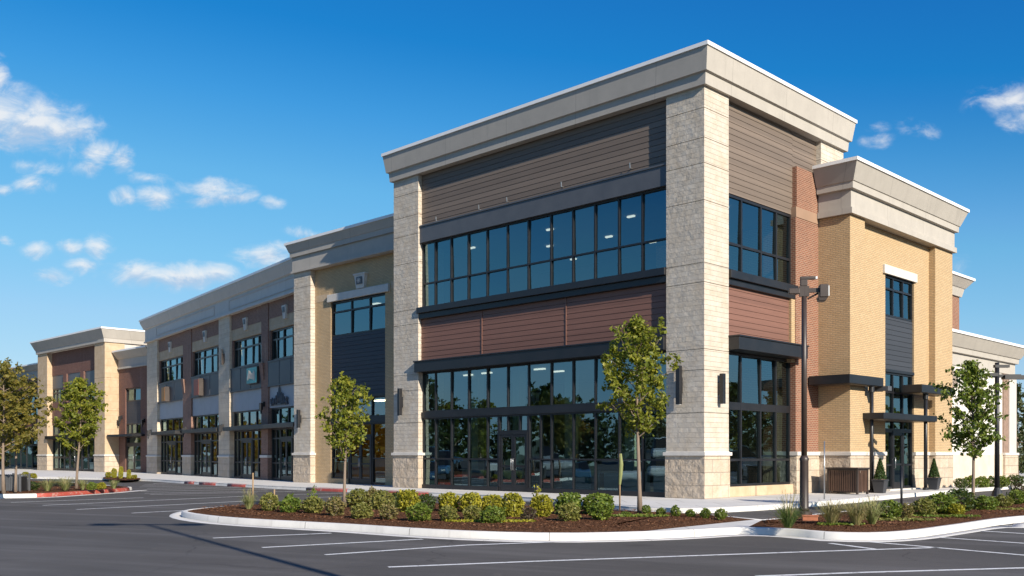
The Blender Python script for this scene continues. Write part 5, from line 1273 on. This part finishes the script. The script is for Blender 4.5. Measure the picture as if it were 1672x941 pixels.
for i in range(16): m.box(-.6+i*.078, -.55+i*.078, -.44, -.41, .06, .68); m.box(-.6+i*.078, -.55+i*.078, .41, .44, .06, .68)
part('slat_panel', m, BANDM, en)
m = MB(); m.box(-.55, .55, -.36, .36, .02, .60); part('cabinet', m, BLACKM, en)
gp = thing('gate_pillar', 'low pale pillar with brick face and cap at the right end of the white block', 'pillar', (*at(1646, 783, 0), 0), TH)
m = MB(); m.box(-.32, .32, -.32, .32, 0, 1.22); part('shaft', m, RED, gp); m = MB(); m.box(-.4, .4, -.4, .4, 1.22, 1.36); bevel(part('cap', m, CASTW, gp), .015)

# ---------------------------------------------------------------- cars parked beside the view, seen in the storefront glass
def car(label, loc, rz, paintm, van=False):
    c = thing('parked_car', label, 'car', loc, rz, 'cars mirrored in the glass')
    if van: low = [(-2.6, .45), (2.5, .45), (2.62, .62), (2.58, .98), (1.55, 1.12), (-2.6, 1.12)]; cab = [(-2.5, 1.12), (1.5, 1.12), (.75, 1.82), (-2.45, 1.86)]; Wd = .96
    else: low = [(-2.2, .38), (2.2, .38), (2.28, .6), (2.15, .80), (1.05, .95), (-1.65, .98), (-2.25, .90)]; cab = [(-1.7, .97), (1.05, .95), (.25, 1.44), (-1.0, 1.46)]; Wd = .88
    def solid(prof, w0, w1, inset_=0.0):
        m = MB(); zs = [p[1] for p in prof]; z0, z1 = min(zs), max(zs); n = len(prof)
        L_ = [(x, -(w0+(w1-w0)*(z-z0)/(z1-z0)), z) for x, z in prof]; R_ = [(x, -y, z) for x, y, z in L_]
        i = len(m.v); m.v += L_+R_; m.f += [tuple(range(i, i+n)), tuple(range(i+2*n-1, i+n-1, -1))]; m.uv += [None, None]
        for a in range(n): b_ = (a+1) % n; m.f.append((i+a, i+n+a, i+n+b_, i+b_)); m.uv.append(None)
        return m
    bevel(part('body', solid(low, Wd, Wd-.04), paintm, c), .09, 3)
    bevel(part('windows', solid(cab, Wd-.06, Wd-.24), BLACKM, c), .06, 3)
    rf = MB(); xs = (cab[3][0]+.08, cab[2][0]-.06); z = cab[2][1]; rf.box(xs[0], xs[1], -(Wd-.26), Wd-.26, z-.02, z+.05); bevel(part('roof', rf, paintm, c), .03)
    for x in (-1.42, 1.38):
        for y in (-Wd+.10, Wd-.10):
            m = MB(); m.tube([(x, y-.11, .33), (x, y+.11, .33)], .33, 18); w = part('wheel', m, TYRE, c)
            q = MB(); q.tube([(x, y-.118, .33), (x, y+.118, .33)], .2, 12); part('rim', q, STEEL, w)
    for y in (-.62, .62):
        m = MB(); m.box(low[2][0]-.12, low[2][0]-.01, y-.17, y+.17, low[2][1]+.06, low[2][1]+.20); part('headlight', m, LENS, c)
for i, (x, y, rz, pm, van, lab) in enumerate(((-31, 29.5, 5, CARW, True, 'white van parked left of the view'), (-31.5, 33.2, 184, CARB, False, 'dark blue car parked left of the view'), (-30.6, 37.0, 2, CARS, True, 'silver van parked left of the view'), (-31.2, 41.0, 182, CARW, False, 'white car parked left of the view'), (-31.4, 44.8, 3, CARB, True, 'blue van parked left of the view'),
                                            (30.5, 38.5, 92, CARW, False, 'white car parked right of the view'), (34.0, 41.5, 95, CARS, True, 'silver van parked right of the view'))):
    car(lab, (x, y, ROAD), R(rz), pm, van)
